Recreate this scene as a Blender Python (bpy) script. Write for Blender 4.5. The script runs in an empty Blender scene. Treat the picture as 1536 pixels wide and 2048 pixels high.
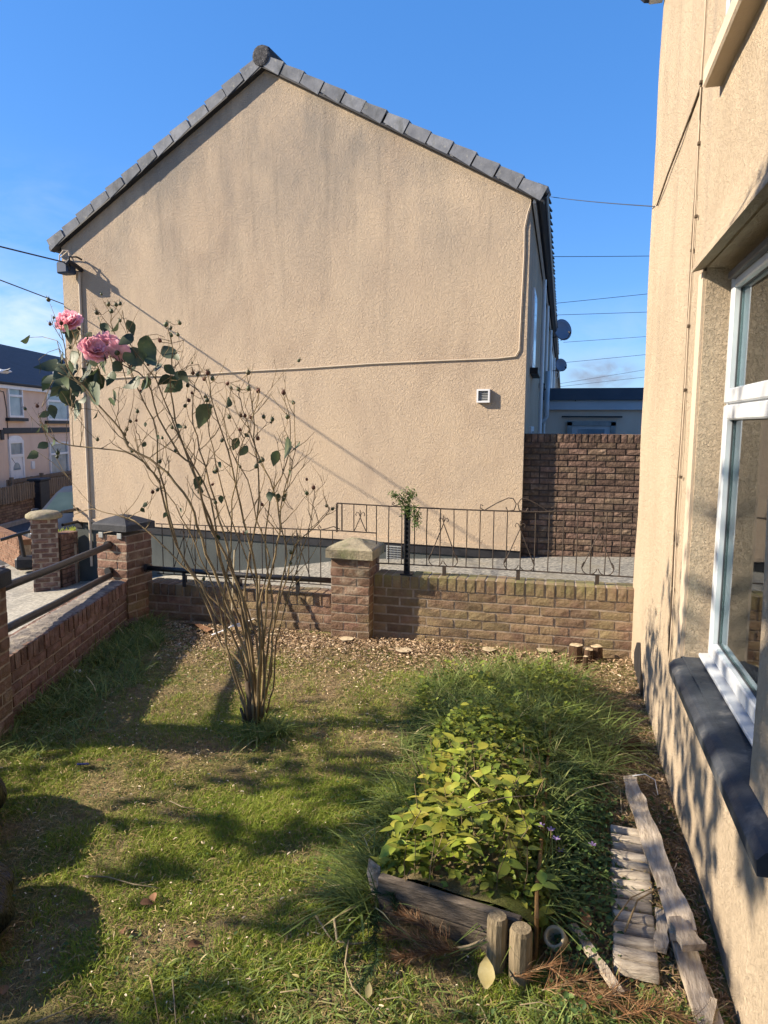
import bpy, math, random
import numpy as np
from mathutils import Vector, Matrix
R = math.radians
random.seed(11); RNG = np.random.default_rng(11)
sc = bpy.context.scene
COL = sc.collection

# ------------------------------------------------------------------ camera
FPX = 1420.0
def _n(v):
    v = np.array(v, float); return v/np.linalg.norm(v)
_Y = _n([1126-768, 852-1024, FPX]); _D = _n([694-768, 12574-1024, FPX]); _D = _n(_D-_Y*np.dot(_D, _Y))
_Z = -_D; _X = np.cross(_Y, _Z)
RC = np.array([_X, _Y, _Z]); CAM = np.array([0, 0, 1.76])
cd = bpy.data.cameras.new("camera"); cam = bpy.data.objects.new("camera", cd); COL.objects.link(cam)
cd.sensor_fit = 'VERTICAL'; cd.sensor_height = 36.0; cd.lens = FPX/2048*36.0
cd.clip_start = 0.02; cd.clip_end = 600
rot = np.column_stack([RC@[1, 0, 0], RC@[0, -1, 0], RC@[0, 0, -1]])
m4 = Matrix([list(rot[0])+[0], list(rot[1])+[0], list(rot[2])+[0], [0, 0, 0, 1]])
cam.matrix_world = Matrix.Translation(Vector(CAM)) @ m4
sc.camera = cam

# ------------------------------------------------------------------ light
SUN_AZ, SUN_EL = R(17.0), R(30.0)
LD = Vector((math.cos(SUN_AZ)*math.cos(SUN_EL), math.sin(SUN_AZ)*math.cos(SUN_EL), -math.sin(SUN_EL)))
sl = bpy.data.lights.new("sun", 'SUN'); sl.energy = 3.9; sl.angle = R(0.55); sl.color = (1.0, 0.86, 0.67)
so = bpy.data.objects.new("sun", sl); COL.objects.link(so)
so.rotation_euler = LD.to_track_quat('-Z', 'Y').to_euler(); so.location = (-20, -8, 12)

world = bpy.data.worlds.new("World"); sc.world = world; world.use_nodes = True
wn = world.node_tree; wn.nodes.clear(); WL = wn.links
def wnode(t, **k):
    n = wn.nodes.new(t)
    for a, b in k.items(): setattr(n, a, b)
    return n
sky = wnode('ShaderNodeTexSky', sky_type='NISHITA', sun_disc=False)
sky.sun_elevation = SUN_EL
sky.sun_rotation = math.atan2(-LD.x, -LD.y)
sky.altitude = 100; sky.air_density = 1.0; sky.dust_density = 0.25; sky.ozone_density = 3.0
bg = wnode('ShaderNodeBackground'); bg.inputs[1].default_value = 0.087
wo = wnode('ShaderNodeOutputWorld')
tc = wnode('ShaderNodeTexCoord')
hsv = wnode('ShaderNodeHueSaturation'); hsv.inputs['Saturation'].default_value = 1.15
hsv.inputs['Hue'].default_value = 0.5; hsv.inputs['Value'].default_value = 1.0
WL.new(sky.outputs[0], hsv.inputs['Color'])
tint = wnode('ShaderNodeMix', data_type='RGBA', blend_type='MULTIPLY'); tint.inputs['Factor'].default_value = 1
WL.new(hsv.outputs[0], tint.inputs['A']); tint.inputs['B'].default_value = (.74, .83, 1.0, 1)
flat = wnode('ShaderNodeMix', data_type='RGBA'); flat.inputs['Factor'].default_value = .5
WL.new(tint.outputs['Result'], flat.inputs['A']); flat.inputs['B'].default_value = (.25, 1.12, 3.05, 1)
def wray(px, py):
    d = RC@_n([(px-768)/FPX, (py-1024)/FPX, 1]); return tuple(d)
def cloud(prev, direction, spread, nscale, stretch, lo, hi, col, amount, soft=0.5):
    """a cloud: noise in sky direction space, confined to a cone round one direction"""
    dt = wnode('ShaderNodeVectorMath', operation='SUBTRACT'); WL.new(tc.outputs['Generated'], dt.inputs[0]); dt.inputs[1].default_value = direction
    sc_ = wnode('ShaderNodeVectorMath', operation='MULTIPLY'); WL.new(dt.outputs[0], sc_.inputs[0]); sc_.inputs[1].default_value = stretch
    ln = wnode('ShaderNodeVectorMath', operation='LENGTH'); WL.new(sc_.outputs[0], ln.inputs[0])
    fr = wnode('ShaderNodeMapRange'); fr.interpolation_type = 'SMOOTHSTEP'
    fr.inputs['From Min'].default_value = spread; fr.inputs['From Max'].default_value = spread*(1-soft)*0.3
    WL.new(ln.outputs['Value'], fr.inputs['Value'])
    no = wnode('ShaderNodeTexNoise'); no.inputs['Scale'].default_value = nscale; no.inputs['Detail'].default_value = 7
    no.inputs['Roughness'].default_value = 0.58; no.inputs['Distortion'].default_value = 0.4
    WL.new(sc_.outputs[0], no.inputs['Vector'])
    r2 = wnode('ShaderNodeMapRange'); r2.inputs['From Min'].default_value = lo; r2.inputs['From Max'].default_value = hi
    WL.new(no.outputs['Fac'], r2.inputs['Value'])
    mu = wnode('ShaderNodeMath', operation='MULTIPLY'); WL.new(fr.outputs[0], mu.inputs[0]); WL.new(r2.outputs[0], mu.inputs[1])
    m2 = wnode('ShaderNodeMath', operation='MULTIPLY'); WL.new(mu.outputs[0], m2.inputs[0]); m2.inputs[1].default_value = amount; m2.use_clamp = True
    mx = wnode('ShaderNodeMix', data_type='RGBA'); WL.new(m2.outputs[0], mx.inputs['Factor'])
    WL.new(prev, mx.inputs['A']); mx.inputs['B'].default_value = (*col, 1)
    return mx.outputs['Result']
c1 = cloud(flat.outputs['Result'], wray(10, 690), 0.28, 9, (1, 1, 2.6), 0.30, 0.75, (3.6, 4.0, 4.4), 1.15)
c1 = cloud(c1, wray(20, 480), 0.36, 7, (1, 1, 3.0), 0.42, 0.85, (3.1, 3.5, 4.1), 0.30)
c2 = cloud(c1, wray(1215, 690), 0.20, 8, (1, 1, 2.4), 0.36, 0.9, (2.6, 3.2, 4.0), 0.55)
c3 = cloud(c2, wray(1205, 748), 0.062, 26, (1, 1, 2.2), 0.34, 0.62, (1.35, 1.65, 2.2), 1.0, 0.3)
WL.new(c3, bg.inputs[0]); WL.new(bg.outputs[0], wo.inputs[0])

sc.view_settings.view_transform = 'Standard'; sc.view_settings.look = 'None'
sc.view_settings.exposure = 1.62; sc.view_settings.gamma = 1.0; sc.view_settings.use_curve_mapping = False
sc.render.engine = 'CYCLES'; sc.cycles.max_bounces = 6; sc.cycles.diffuse_bounces = 3
sc.cycles.use_denoising = True

# ------------------------------------------------------------------ helpers
def ray(px, py): return RC@_n([(px-768)/FPX, (py-1024)/FPX, 1])
def at(px, py, p0, nn):
    """point of the plane (p0, nn) seen in the direction px,py : used to read positions off the photograph once"""
    d = ray(px, py); p0 = np.array(p0, float); nn = np.array(nn, float)
    return Vector(CAM + d*np.dot(p0-CAM, nn)/np.dot(d, nn))
def atY(px, py, y): return at(px, py, (0, y, 0), (0, 1, 0))
def atZ(px, py, z): return at(px, py, (0, 0, z), (0, 0, 1))
def atX(px, py, x): return at(px, py, (x, 0, 0), (1, 0, 0))

def tag(o, label=None, cat=None, group=None, kind=None):
    if label: o['label'] = label
    if cat: o['category'] = cat
    if group: o['group'] = group
    if kind: o['kind'] = kind
    return o
def empty(name, loc=(0, 0, 0), rz=0, label=None, cat=None, group=None, kind=None):
    o = bpy.data.objects.new(name, None); COL.objects.link(o); o.empty_display_size = 0.1
    o.location = loc; o.rotation_euler = (0, 0, rz)
    return tag(o, label, cat, group, kind)
def link(name, me, mt=None, parent=None, loc=None, rot=None, scale=None):
    o = bpy.data.objects.new(name, me); COL.objects.link(o)
    if mt is not None and not me.materials: me.materials.append(mt)
    if parent: o.parent = parent
    if loc is not None: o.location = loc
    if rot is not None: o.rotation_euler = rot
    if scale is not None: o.scale = scale
    return o
def fast_mesh(name, V, F4=None, F3=None, attr=None, smooth=False):
    """numpy mesh with quads and/or triangles"""
    me = bpy.data.meshes.new(name); V = np.asarray(V, np.float32)
    me.vertices.add(len(V)); me.vertices.foreach_set('co', V.ravel())
    loops = []; starts = []; n = 0
    if F4 is not None and len(F4):
        F4 = np.asarray(F4, np.int32); loops.append(F4.ravel()); starts.append(np.arange(len(F4))*4); n = len(F4)*4
    if F3 is not None and len(F3):
        F3 = np.asarray(F3, np.int32); loops.append(F3.ravel()); starts.append(np.arange(len(F3))*3+n)
    loops = np.concatenate(loops); starts = np.concatenate(starts)
    me.loops.add(len(loops)); me.loops.foreach_set('vertex_index', loops)
    me.polygons.add(len(starts)); me.polygons.foreach_set('loop_start', starts.astype(np.int32))
    if smooth: me.polygons.foreach_set('use_smooth', np.ones(len(starts), bool))
    me.update(calc_edges=True)
    if attr is not None:
        a = me.attributes.new('rnd', 'FLOAT', 'POINT'); a.data.foreach_set('value', np.asarray(attr, np.float32))
    me.validate()
    return me

class MB:
    def __init__(s): s.v = []; s.f = []
    def add(s, vs, fs):
        b = len(s.v); s.v += [tuple(v) for v in vs]; s.f += [tuple(i+b for i in f) for f in fs]; return s
    def box(s, c, size, rz=0, tilt=None, ch=0.0):
        sx, sy, sz = size[0]/2, size[1]/2, size[2]/2
        M = Matrix.Translation(c) @ Matrix.Rotation(rz, 4, 'Z')
        if tilt: M = M @ tilt
        if ch <= 0:
            vs = [M@Vector((x*sx, y*sy, z*sz)) for z in (-1, 1) for y in (-1, 1) for x in (-1, 1)]
            return s.add(vs, [(0, 2, 3, 1), (4, 5, 7, 6), (0, 1, 5, 4), (2, 6, 7, 3), (0, 4, 6, 2), (1, 3, 7, 5)])
        vs = []; idx = {}
        for x in (-1, 1):
            for y in (-1, 1):
                for z in (-1, 1):
                    for a in range(3):
                        p = [x*(sx-ch), y*(sy-ch), z*(sz-ch)]; p[a] = (x*sx, y*sy, z*sz)[a]
                        idx[(x, y, z, a)] = len(vs); vs.append(M@Vector(p))
        fs = []
        q = [(-1, -1), (1, -1), (1, 1), (-1, 1)]
        for a in range(3):
            for sg in (-1, 1):
                f = []
                for u, w in q:
                    k = [0, 0, 0]; k[a] = sg; k[(a+1) % 3] = u; k[(a+2) % 3] = w; f.append(idx[(*k, a)])
                fs.append(tuple(f) if sg > 0 else tuple(f[::-1]))
        for a in range(3):
            b, c2 = (a+1) % 3, (a+2) % 3
            for u in (-1, 1):
                for w in (-1, 1):
                    k0 = [0, 0, 0]; k0[b] = u; k0[c2] = w; k1 = list(k0); k0[a] = -1; k1[a] = 1
                    f = (idx[(*k0, b)], idx[(*k1, b)], idx[(*k1, c2)], idx[(*k0, c2)])
                    fs.append(f if u*w > 0 else f[::-1])
        for x in (-1, 1):
            for y in (-1, 1):
                for z in (-1, 1):
                    f = tuple(idx[(x, y, z, a)] for a in range(3)); fs.append(f if x*y*z > 0 else f[::-1])
        return s.add(vs, fs)
    def prism(s, poly, y0, y1):
        """poly in xz, extruded along y"""
        n = len(poly)
        vs = [(x, y0, z) for x, z in poly]+[(x, y1, z) for x, z in poly]
        fs = [tuple(range(n)), tuple(range(2*n-1, n-1, -1))]+[(i, i+n, (i+1) % n+n, (i+1) % n) for i in range(n)]
        return s.add(vs, fs)
    def prismz(s, poly, z0, z1):
        n = len(poly)
        vs = [(x, y, z0) for x, y in poly]+[(x, y, z1) for x, y in poly]
        fs = [tuple(range(n-1, -1, -1)), tuple(range(n, 2*n))]+[(i, (i+1) % n, (i+1) % n+n, i+n) for i in range(n)]
        return s.add(vs, fs)
    def tube(s, pts, rad, n=6, cap=True):
        pts = [Vector(p) for p in pts]
        if not hasattr(rad, '__len__'): rad = [rad]*len(pts)
        vs = []; up = Vector((0.13, 0.21, 0.97)); prev = None
        for i, p in enumerate(pts):
            d = (pts[min(i+1, len(pts)-1)]-pts[max(i-1, 0)])
            if d.length < 1e-9: d = Vector((0, 0, 1))
            d.normalize()
            a = prev if prev is not None else up.cross(d)
            a = a-d*a.dot(d)
            if a.length < 1e-4: a = Vector((1, 0, 0)).cross(d)
            a.normalize(); b = d.cross(a); prev = a
            for k in range(n):
                t = 2*math.pi*k/n; vs.append(p+a*math.cos(t)*rad[i]+b*math.sin(t)*rad[i])
        fs = [(i*n+k, i*n+(k+1) % n, (i+1)*n+(k+1) % n, (i+1)*n+k) for i in range(len(pts)-1) for k in range(n)]
        if cap: fs += [tuple(range(n-1, -1, -1)), tuple((len(pts)-1)*n+k for k in range(n))]
        return s.add(vs, fs)
    def lathe(s, prof, c=(0, 0, 0), n=16, M=None):
        vs = []
        M = M or Matrix.Translation(c)
        for r, z in prof:
            for k in range(n):
                t = 2*math.pi*k/n; vs.append(M@Vector((r*math.cos(t), r*math.sin(t), z)))
        fs = [(i*n+k, i*n+(k+1) % n, (i+1)*n+(k+1) % n, (i+1)*n+k) for i in range(len(prof)-1) for k in range(n)]
        fs += [tuple(range(n-1, -1, -1)), tuple((len(prof)-1)*n+k for k in range(n))]
        return s.add(vs, fs)
    def mesh(s, name, smooth=False):
        me = bpy.data.meshes.new(name); me.from_pydata(s.v, [], s.f)
        if smooth: me.polygons.foreach_set('use_smooth', np.ones(len(s.f), bool))
        me.update(); return me
    def build(s, name, mt, parent=None, smooth=False, **k):
        return link(name, s.mesh(name, smooth), mt, parent, **k)

# ------------------------------------------------------------------ materials
MATS = {}
def mat(name, cols, scale=6, detail=5, dist=0.0, stretch=(1, 1, 1), rough=0.85, bump=None, rand=0.0, hrand=0.0, attr=False,
        spec=0.3, metal=0.0, over=None, trans=0.0, coat=0.0, rot=(0, 0, 0), over2=None, over3=None, local=False):
    """cols: [(pos, rgb)..] ramp driven by noise (or by the 'rnd' attribute). bump: [(scale, strength, distance, kind)].
    over: (rgb, scale, lo, hi, stretch, zlo, zhi) a second stain layer limited to a height band."""
    m = bpy.data.materials.new(name); m.use_nodes = True; nt = m.node_tree; L = nt.links
    b = nt.nodes['Principled BSDF']; N = nt.nodes.new
    if local:
        tc_ = N('ShaderNodeTexCoord'); pos = tc_.outputs['Object']
    else:
        g = N('ShaderNodeNewGeometry'); pos = g.outputs['Position']
    mp = N('ShaderNodeMapping'); mp.inputs['Scale'].default_value = stretch; mp.inputs['Rotation'].default_value = rot
    L.new(pos, mp.inputs['Vector'])
    ramp = N('ShaderNodeValToRGB'); e = ramp.color_ramp.elements
    while len(e) < len(cols): e.new(0.5)
    for i, (p, c) in enumerate(cols): e[i].position = p; e[i].color = (*c, 1)
    if attr:
        at_ = N('ShaderNodeAttribute'); at_.attribute_name = 'rnd'; L.new(at_.outputs['Fac'], ramp.inputs[0])
    else:
        no = N('ShaderNodeTexNoise'); no.inputs['Scale'].default_value = scale; no.inputs['Detail'].default_value = detail
        no.inputs['Roughness'].default_value = 0.6; no.inputs['Distortion'].default_value = dist
        L.new(mp.outputs[0], no.inputs['Vector']); L.new(no.outputs['Fac'], ramp.inputs[0])
    col = ramp.outputs[0]
    def overlay(col, ov):
        rgb, sc_, lo, hi, st, zlo, zhi = ov
        mp2 = N('ShaderNodeMapping'); mp2.inputs['Scale'].default_value = st; L.new(pos, mp2.inputs['Vector'])
        n2 = N('ShaderNodeTexNoise'); n2.inputs['Scale'].default_value = sc_; n2.inputs['Detail'].default_value = 6; n2.inputs['Roughness'].default_value = 0.62
        L.new(mp2.outputs[0], n2.inputs['Vector'])
        mr = N('ShaderNodeMapRange'); mr.inputs['From Min'].default_value = lo; mr.inputs['From Max'].default_value = hi
        L.new(n2.outputs['Fac'], mr.inputs['Value']); fac = mr.outputs[0]
        if zlo is not None:
            sp = N('ShaderNodeSeparateXYZ'); L.new(pos, sp.inputs[0])
            mz = N('ShaderNodeMapRange'); mz.inputs['From Min'].default_value = zlo; mz.inputs['From Max'].default_value = zhi
            mz.interpolation_type = 'SMOOTHSTEP'
            L.new(sp.outputs['Z'], mz.inputs['Value'])
            mm = N('ShaderNodeMath'); mm.operation = 'MULTIPLY'; L.new(fac, mm.inputs[0]); L.new(mz.outputs[0], mm.inputs[1]); fac = mm.outputs[0]
        mx = N('ShaderNodeMix'); mx.data_type = 'RGBA'; L.new(fac, mx.inputs['Factor']); L.new(col, mx.inputs['A']); mx.inputs['B'].default_value = (*rgb, 1)
        return mx.outputs['Result']
    if over: col = overlay(col, over)
    if over2: col = overlay(col, over2)
    if over3: col = overlay(col, over3)
    if rand or hrand:
        oi = N('ShaderNodeObjectInfo'); hs = N('ShaderNodeHueSaturation')
        mr = N('ShaderNodeMapRange'); mr.inputs['To Min'].default_value = 1-rand; mr.inputs['To Max'].default_value = 1+rand
        L.new(oi.outputs['Random'], mr.inputs['Value']); L.new(mr.outputs[0], hs.inputs['Value'])
        if hrand:
            wn_ = N('ShaderNodeMath'); wn_.operation = 'MULTIPLY'; wn_.inputs[1].default_value = 37.7; L.new(oi.outputs['Random'], wn_.inputs[0])
            fr = N('ShaderNodeMath'); fr.operation = 'FRACT'; L.new(wn_.outputs[0], fr.inputs[0])
            mh = N('ShaderNodeMapRange'); mh.inputs['To Min'].default_value = .5-hrand; mh.inputs['To Max'].default_value = .5+hrand
            L.new(fr.outputs[0], mh.inputs['Value']); L.new(mh.outputs[0], hs.inputs['Hue'])
        L.new(col, hs.inputs['Color']); col = hs.outputs[0]
    L.new(col, b.inputs['Base Color'])
    b.inputs['Roughness'].default_value = rough; b.inputs['Specular IOR Level'].default_value = spec; b.inputs['Metallic'].default_value = metal
    if coat: b.inputs['Coat Weight'].default_value = coat
    if bump:
        prev = None
        for bs, st, dd, kind in bump:
            if kind == 'v': t = N('ShaderNodeTexVoronoi'); t.inputs['Scale'].default_value = bs; out = t.outputs['Distance']
            else:
                t = N('ShaderNodeTexNoise'); t.inputs['Scale'].default_value = bs; t.inputs['Detail'].default_value = 5; t.inputs['Roughness'].default_value = .65
                t.inputs['Distortion'].default_value = 1.2 if kind == 'w' else 0; out = t.outputs['Fac']
            L.new((mp.outputs[0] if kind == 's' else pos), t.inputs['Vector'])
            bu = N('ShaderNodeBump'); bu.inputs['Strength'].default_value = st; bu.inputs['Distance'].default_value = dd
            L.new(out, bu.inputs['Height'])
            if prev: L.new(prev, bu.inputs['Normal'])
            prev = bu.outputs[0]
        L.new(prev, b.inputs['Normal'])
    if trans:
        tr = N('ShaderNodeBsdfTranslucent'); L.new(col, tr.inputs['Color']); ms = N('ShaderNodeMixShader'); ms.inputs[0].default_value = trans
        L.new(b.outputs[0], ms.inputs[1]); L.new(tr.outputs[0], ms.inputs[2])
        L.new(ms.outputs[0], nt.nodes['Material Output'].inputs['Surface'])
    MATS[name] = m
    return m
def glass(name, tint=(0.75, 0.85, 0.85), rough=0.03, mixf=0.55):
    m = bpy.data.materials.new(name); m.use_nodes = True; nt = m.node_tree; L = nt.links; N = nt.nodes.new
    nt.nodes.remove(nt.nodes['Principled BSDF'])
    gl = N('ShaderNodeBsdfGlossy'); gl.inputs['Roughness'].default_value = rough; gl.inputs['Color'].default_value = (.9, .95, 1, 1)
    tr = N('ShaderNodeBsdfTransparent'); tr.inputs['Color'].default_value = (*tint, 1)
    fr = N('ShaderNodeFresnel'); fr.inputs['IOR'].default_value = 1.6
    mr = N('ShaderNodeMapRange'); mr.inputs['To Min'].default_value = 0.06; mr.inputs['To Max'].default_value = 1.0
    L.new(fr.outputs[0], mr.inputs['Value'])
    ms = N('ShaderNodeMixShader'); L.new(mr.outputs[0], ms.inputs[0]); L.new(tr.outputs[0], ms.inputs[1]); L.new(gl.outputs[0], ms.inputs[2])
    L.new(ms.outputs[0], nt.nodes['Material Output'].inputs['Surface']); MATS[name] = m; return m

rc = [(34, .85, .026, 'w'), (80, .7, .012, 'w')]
M_GABLE = mat('gable_render', [(.30, (.385, .30, .222)), (.5, (.47, .372, .272)), (.72, (.515, .41, .295))], 1.3, 7, .6, (1, 1, .45), .95,
              rc, over3=((.22, .19, .155), 6.0, .53, .86, (1, 1, .09), 1.6, 5.0), over=((.27, .235, .195), 1.5, .38, .66, (1, 1, .55), 2.6, 5.6), over2=((.52, .40, .275), 1.1, .45, .8, (1, 1, .8), 4.5, 0.2))
M_HOUSE = mat('house_render', [(.30, (.45, .36, .255)), (.55, (.54, .435, .31)), (.75, (.58, .47, .34))], 2.0, 6, .4, (1, 1, .5), .95,
              [(42, 1.0, .026, 'w'), (110, .9, .012, 'n')], over=((.38, .31, .24), 5, .54, .80, (1, 1, .12), .4, 3.4))
M_SMOOTH = mat('smooth_render', [(.3, (.40, .325, .245)), (.7, (.47, .385, .29))], 3, 5, 0, (1, 1, 1), .92, [(90, .4, .006, 'n')])
M_PINK = mat('pink_render', [(.3, (.62, .47, .36)), (.7, (.70, .55, .43))], 2, 5, 0, (1, 1, .5), .95)
M_EXT = mat('extension_render', [(.3, (.62, .50, .40)), (.7, (.70, .57, .46))], 2, 5, 0, (1, 1, .5), .95)
M_EXTB = mat('fascia_board', [(.3, (.42, .47, .52)), (.7, (.50, .55, .60))], 2, 4, 0, (1, 1, 1), .8)
M_PLINTH = mat('plinth_grey', [(.3, (.042, .05, .05)), (.7, (.075, .085, .083))], 3, 6, .4, (1, 1, .5), .9, [(40, .5, .01, 'w')])
M_BLACK = mat('black_paint', [(.3, (.010, .011, .014)), (.7, (.024, .025, .030))], 9, 5, 0, (1, 1, 1), .55, [(60, .3, .004, 'n')])
M_SILL = mat('sill_paint', [(.3, (.022, .026, .034)), (.58, (.042, .048, .058)), (.72, (.14, .135, .13))], 7, 7, .3, (1, 1, 1), .6, [(45, .5, .006, 'n')])
M_TILE = mat('roof_tile', [(.3, (.12, .13, .15)), (.7, (.22, .23, .25))], 7, 7, 0, (1, 1, 1), .9, [(70, .5, .006, 'n')], rand=.18, over=((.30, .30, .27), 16, .60, .72, (1, 1, 1), None, None), over2=((.07, .075, .07), 5, .55, .8, (1, 1, .5), None, None))
M_RIDGE = mat('ridge_tile', [(.35, (.028, .028, .032)), (.6, (.07, .07, .075)), (.75, (.15, .15, .15))], 22, 6, 0, (1, 1, 1), .95, [(40, .8, .02, 'n')])
M_SLATE = mat('slate_roof', [(.3, (.018, .023, .035)), (.7, (.034, .04, .058))], 2, 5, 0, (1, 1, 8), .7, [(18, .3, .01, 's')])
bb = [(45, 1.0, .014, 'n'), (140, 1.0, .008, 'n')]
M_BRICK = mat('red_brick', [(.28, (.12, .074, .05)), (.5, (.205, .13, .09)), (.72, (.31, .215, .15))], 11, 7, .3, (1, 1, 1), .93, bb, rand=.26, hrand=.010,
              over=((.24, .18, .10), 3.4, .38, .62, (1, 1, 1), None, None), over2=((.20, .205, .075), 5.5, .36, .70, (1, 1, 1), .38, .56))
M_BRICKP = mat('pillar_brick', [(.28, (.11, .064, .045)), (.5, (.19, .112, .078)), (.72, (.28, .18, .13))], 11, 7, .3, (1, 1, 1), .93, bb, rand=.22, hrand=.010,
               over=((.20, .16, .08), 4.0, .46, .7, (1, 1, 1), .45, .1), over2=((.34, .27, .20), 6.0, .56, .70, (1, 1, 1), None, None))
M_BRICKL = mat('rough_brick', [(.28, (.10, .060, .046)), (.5, (.17, .10, .075)), (.74, (.26, .175, .14))], 12, 7, .3, (1, 1, 1), .95, [(24, .9, .02, 'n'), (90, .7, .006, 'n')], rand=.2, hrand=.008,
               over=((.20, .18, .155), 7, .52, .72, (1, 1, 1), .32, .41))
M_BRICKD = mat('dark_brick', [(.3, (.080, .052, .038)), (.55, (.155, .102, .072)), (.78, (.27, .19, .14))], 13, 6, .3, (1, 1, 1), .9, [(30, .9, .02, 'n')], rand=.34, hrand=.012, over=((.17, .13, .10), 1.6, .45, .75, (1, 1, 1), 1.2, 0.1))
M_BRICKO = mat('orange_brick', [(.3, (.17, .09, .055)), (.7, (.26, .15, .095))], 9, 5, 0, (1, 1, 1), .9, bb, rand=.15)
M_MORTAR = mat('mortar', [(.3, (.22, .175, .13)), (.5, (.30, .24, .18)), (.7, (.40, .33, .26))], 14, 6, 0, (1, 1, 1), .97, [(80, .6, .006, 'n')])
M_MORTARD = mat('mortar_dark', [(.3, (.05, .038, .032)), (.7, (.085, .066, .055))], 14, 6, 0, (1, 1, 1), .97)
M_CONC = mat('cap_concrete', [(.3, (.19, .165, .115)), (.55, (.30, .26, .18)), (.75, (.38, .33, .235))], 14, 7, 0, (1, 1, 1), .95, [(60, .9, .012, 'n'), (160, .5, .004, 'n')], over=((.15, .16, .08), 6, .5, .75, (1, 1, 1), None, None))
M_CAPD = mat('cap_black', [(.3, (.022, .024, .028)), (.7, (.05, .052, .058))], 9, 6, 0, (1, 1, 1), .75, [(60, .5, .008, 'n')])
M_COPE = mat('coping_worn', [(.3, (.10, .09, .085)), (.5, (.19, .17, .155)), (.7, (.32, .28, .22))], 13, 8, .3, (1, 1, 1), .96, [(30, .9, .02, 'n'), (110, .6, .006, 'n')], rand=.12)
M_ASPH = mat('path_asphalt', [(.35, (.10, .098, .09)), (.5, (.20, .195, .175)), (.66, (.36, .34, .29))], 28, 8, 0, (1, 1, 1), .95, [(120, .8, .01, 'n'), (300, .6, .004, 'n')], over=((.20, .18, .13), 2, .5, .8, (1, 1, 1), None, None))
M_PAVE = mat('pavement_concrete', [(.33, (.17, .16, .14)), (.5, (.30, .285, .24)), (.68, (.44, .41, .34))], 22, 8, 0, (1, 1, 1), .95, [(90, .7, .01, 'n')], over=((.2, .19, .16), 2.5, .5, .75, (1, 1, 1), None, None))
M_ROAD = mat('road_asphalt', [(.3, (.04, .043, .05)), (.7, (.065, .067, .075))], 8, 7, 0, (1, 1, 1), .85, [(120, .6, .008, 'n')])
M_KERB = mat('kerb', [(.3, (.16, .16, .155)), (.7, (.25, .24, .23))], 9, 6, 0, (1, 1, 1), .9)
M_SOIL = mat('soil', [(.25, (.13, .09, .048)), (.5, (.25, .18, .095)), (.66, (.34, .26, .14)), (.8, (.46, .37, .23))], 26, 10, .5, (1, 1, 1), .98, [(40, .9, .02, 'n'), (160, .9, .008, 'n')],
             over=((.14, .16, .03), 2.2, .42, .62, (1, 1, 1), None, None))
M_WHITE = mat('white_upvc', [(.3, (.62, .63, .64)), (.7, (.72, .73, .74))], 4, 4, 0, (1, 1, 1), .35, spec=.5)
M_UPVC = mat('grey_upvc', [(.3, (.38, .41, .44)), (.7, (.47, .50, .53))], 4, 4, 0, (1, 1, 1), .3, spec=.5)
M_UPVCD = mat('dark_gasket', [(.3, (.03, .035, .04)), (.7, (.05, .055, .06))], 4, 4, 0, (1, 1, 1), .5)
M_GUTTER = mat('gutter_black', [(.3, (.02, .028, .045)), (.7, (.03, .04, .06))], 4, 4, 0, (1, 1, 1), .45)
M_FASCIA = mat('fascia_grey', [(.3, (.055, .075, .105)), (.7, (.075, .10, .135))], 2, 4, 0, (1, 1, 1), .7)
M_DISH = mat('dish_grey', [(.3, (.13, .16, .22)), (.7, (.17, .20, .26))], 4, 4, 0, (1, 1, 1), .5)
M_PIPE = mat('rail_black', [(.3, (.010, .010, .012)), (.6, (.020, .020, .021)), (.8, (.06, .052, .045))], 16, 8, 0, (1, 1, 1), .45, [(70, .4, .004, 'n')], spec=.5)
M_IRON = mat('wrought_iron', [(.3, (.028, .024, .022)), (.7, (.075, .055, .042))], 20, 6, 0, (1, 1, 1), .7, metal=.2)
M_CABLE = mat('cable_painted', [(.3, (.42, .35, .27)), (.7, (.5, .42, .32))], 9, 4, 0, (1, 1, 1), .7)
M_WIRE = mat('wire_dark', [(.3, (.03, .035, .05)), (.7, (.04, .05, .07))], 4, 3, 0, (1, 1, 1), .6)
M_BOX = mat('junction_blue', [(.3, (.02, .04, .08)), (.7, (.04, .06, .11))], 14, 5, 0, (1, 1, 1), .6)
M_CANE = mat('cane_bark', [(.25, (.10, .068, .042)), (.5, (.20, .145, .075)), (.75, (.31, .24, .13))], 16, 7, 0, (1, 1, .25), .8, [(90, .5, .004, 'n')])
M_CANEO = mat('cane_old', [(.3, (.06, .042, .028)), (.6, (.12, .09, .06)), (.8, (.19, .15, .10))], 22, 7, 0, (1, 1, .2), .9, [(60, .8, .01, 's')])
M_RLEAF = mat('rose_leaf', [(.3, (.035, .060, .032)), (.6, (.065, .095, .045)), (.8, (.14, .15, .06))], 14, 5, 0, (1, 1, 1), .55, rand=.35, hrand=.02, trans=.22, spec=.5)
M_HIP = mat('rose_hip', [(.3, (.035, .055, .025)), (.6, (.075, .085, .035)), (.8, (.12, .07, .03))], 18, 4, 0, (1, 1, 1), .5, rand=.35, hrand=.04, spec=.4)
M_HIPD = mat('rose_hip_dry', [(.3, (.07, .025, .015)), (.7, (.13, .05, .03))], 18, 4, 0, (1, 1, 1), .7, rand=.3)
M_PETAL = mat('rose_petal', [(.3, (.90, .44, .52)), (.7, (.97, .64, .70))], 22, 4, 0, (1, 1, 1), .6, rand=.12, trans=.35)
M_GRASS = mat('grass_blades', [(0, (.10, .15, .018)), (.4, (.21, .28, .032)), (.72, (.33, .36, .055)), (.85, (.38, .31, .12)), (1, (.54, .43, .22))], attr=True, rough=.65, trans=.32, spec=.25)
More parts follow.
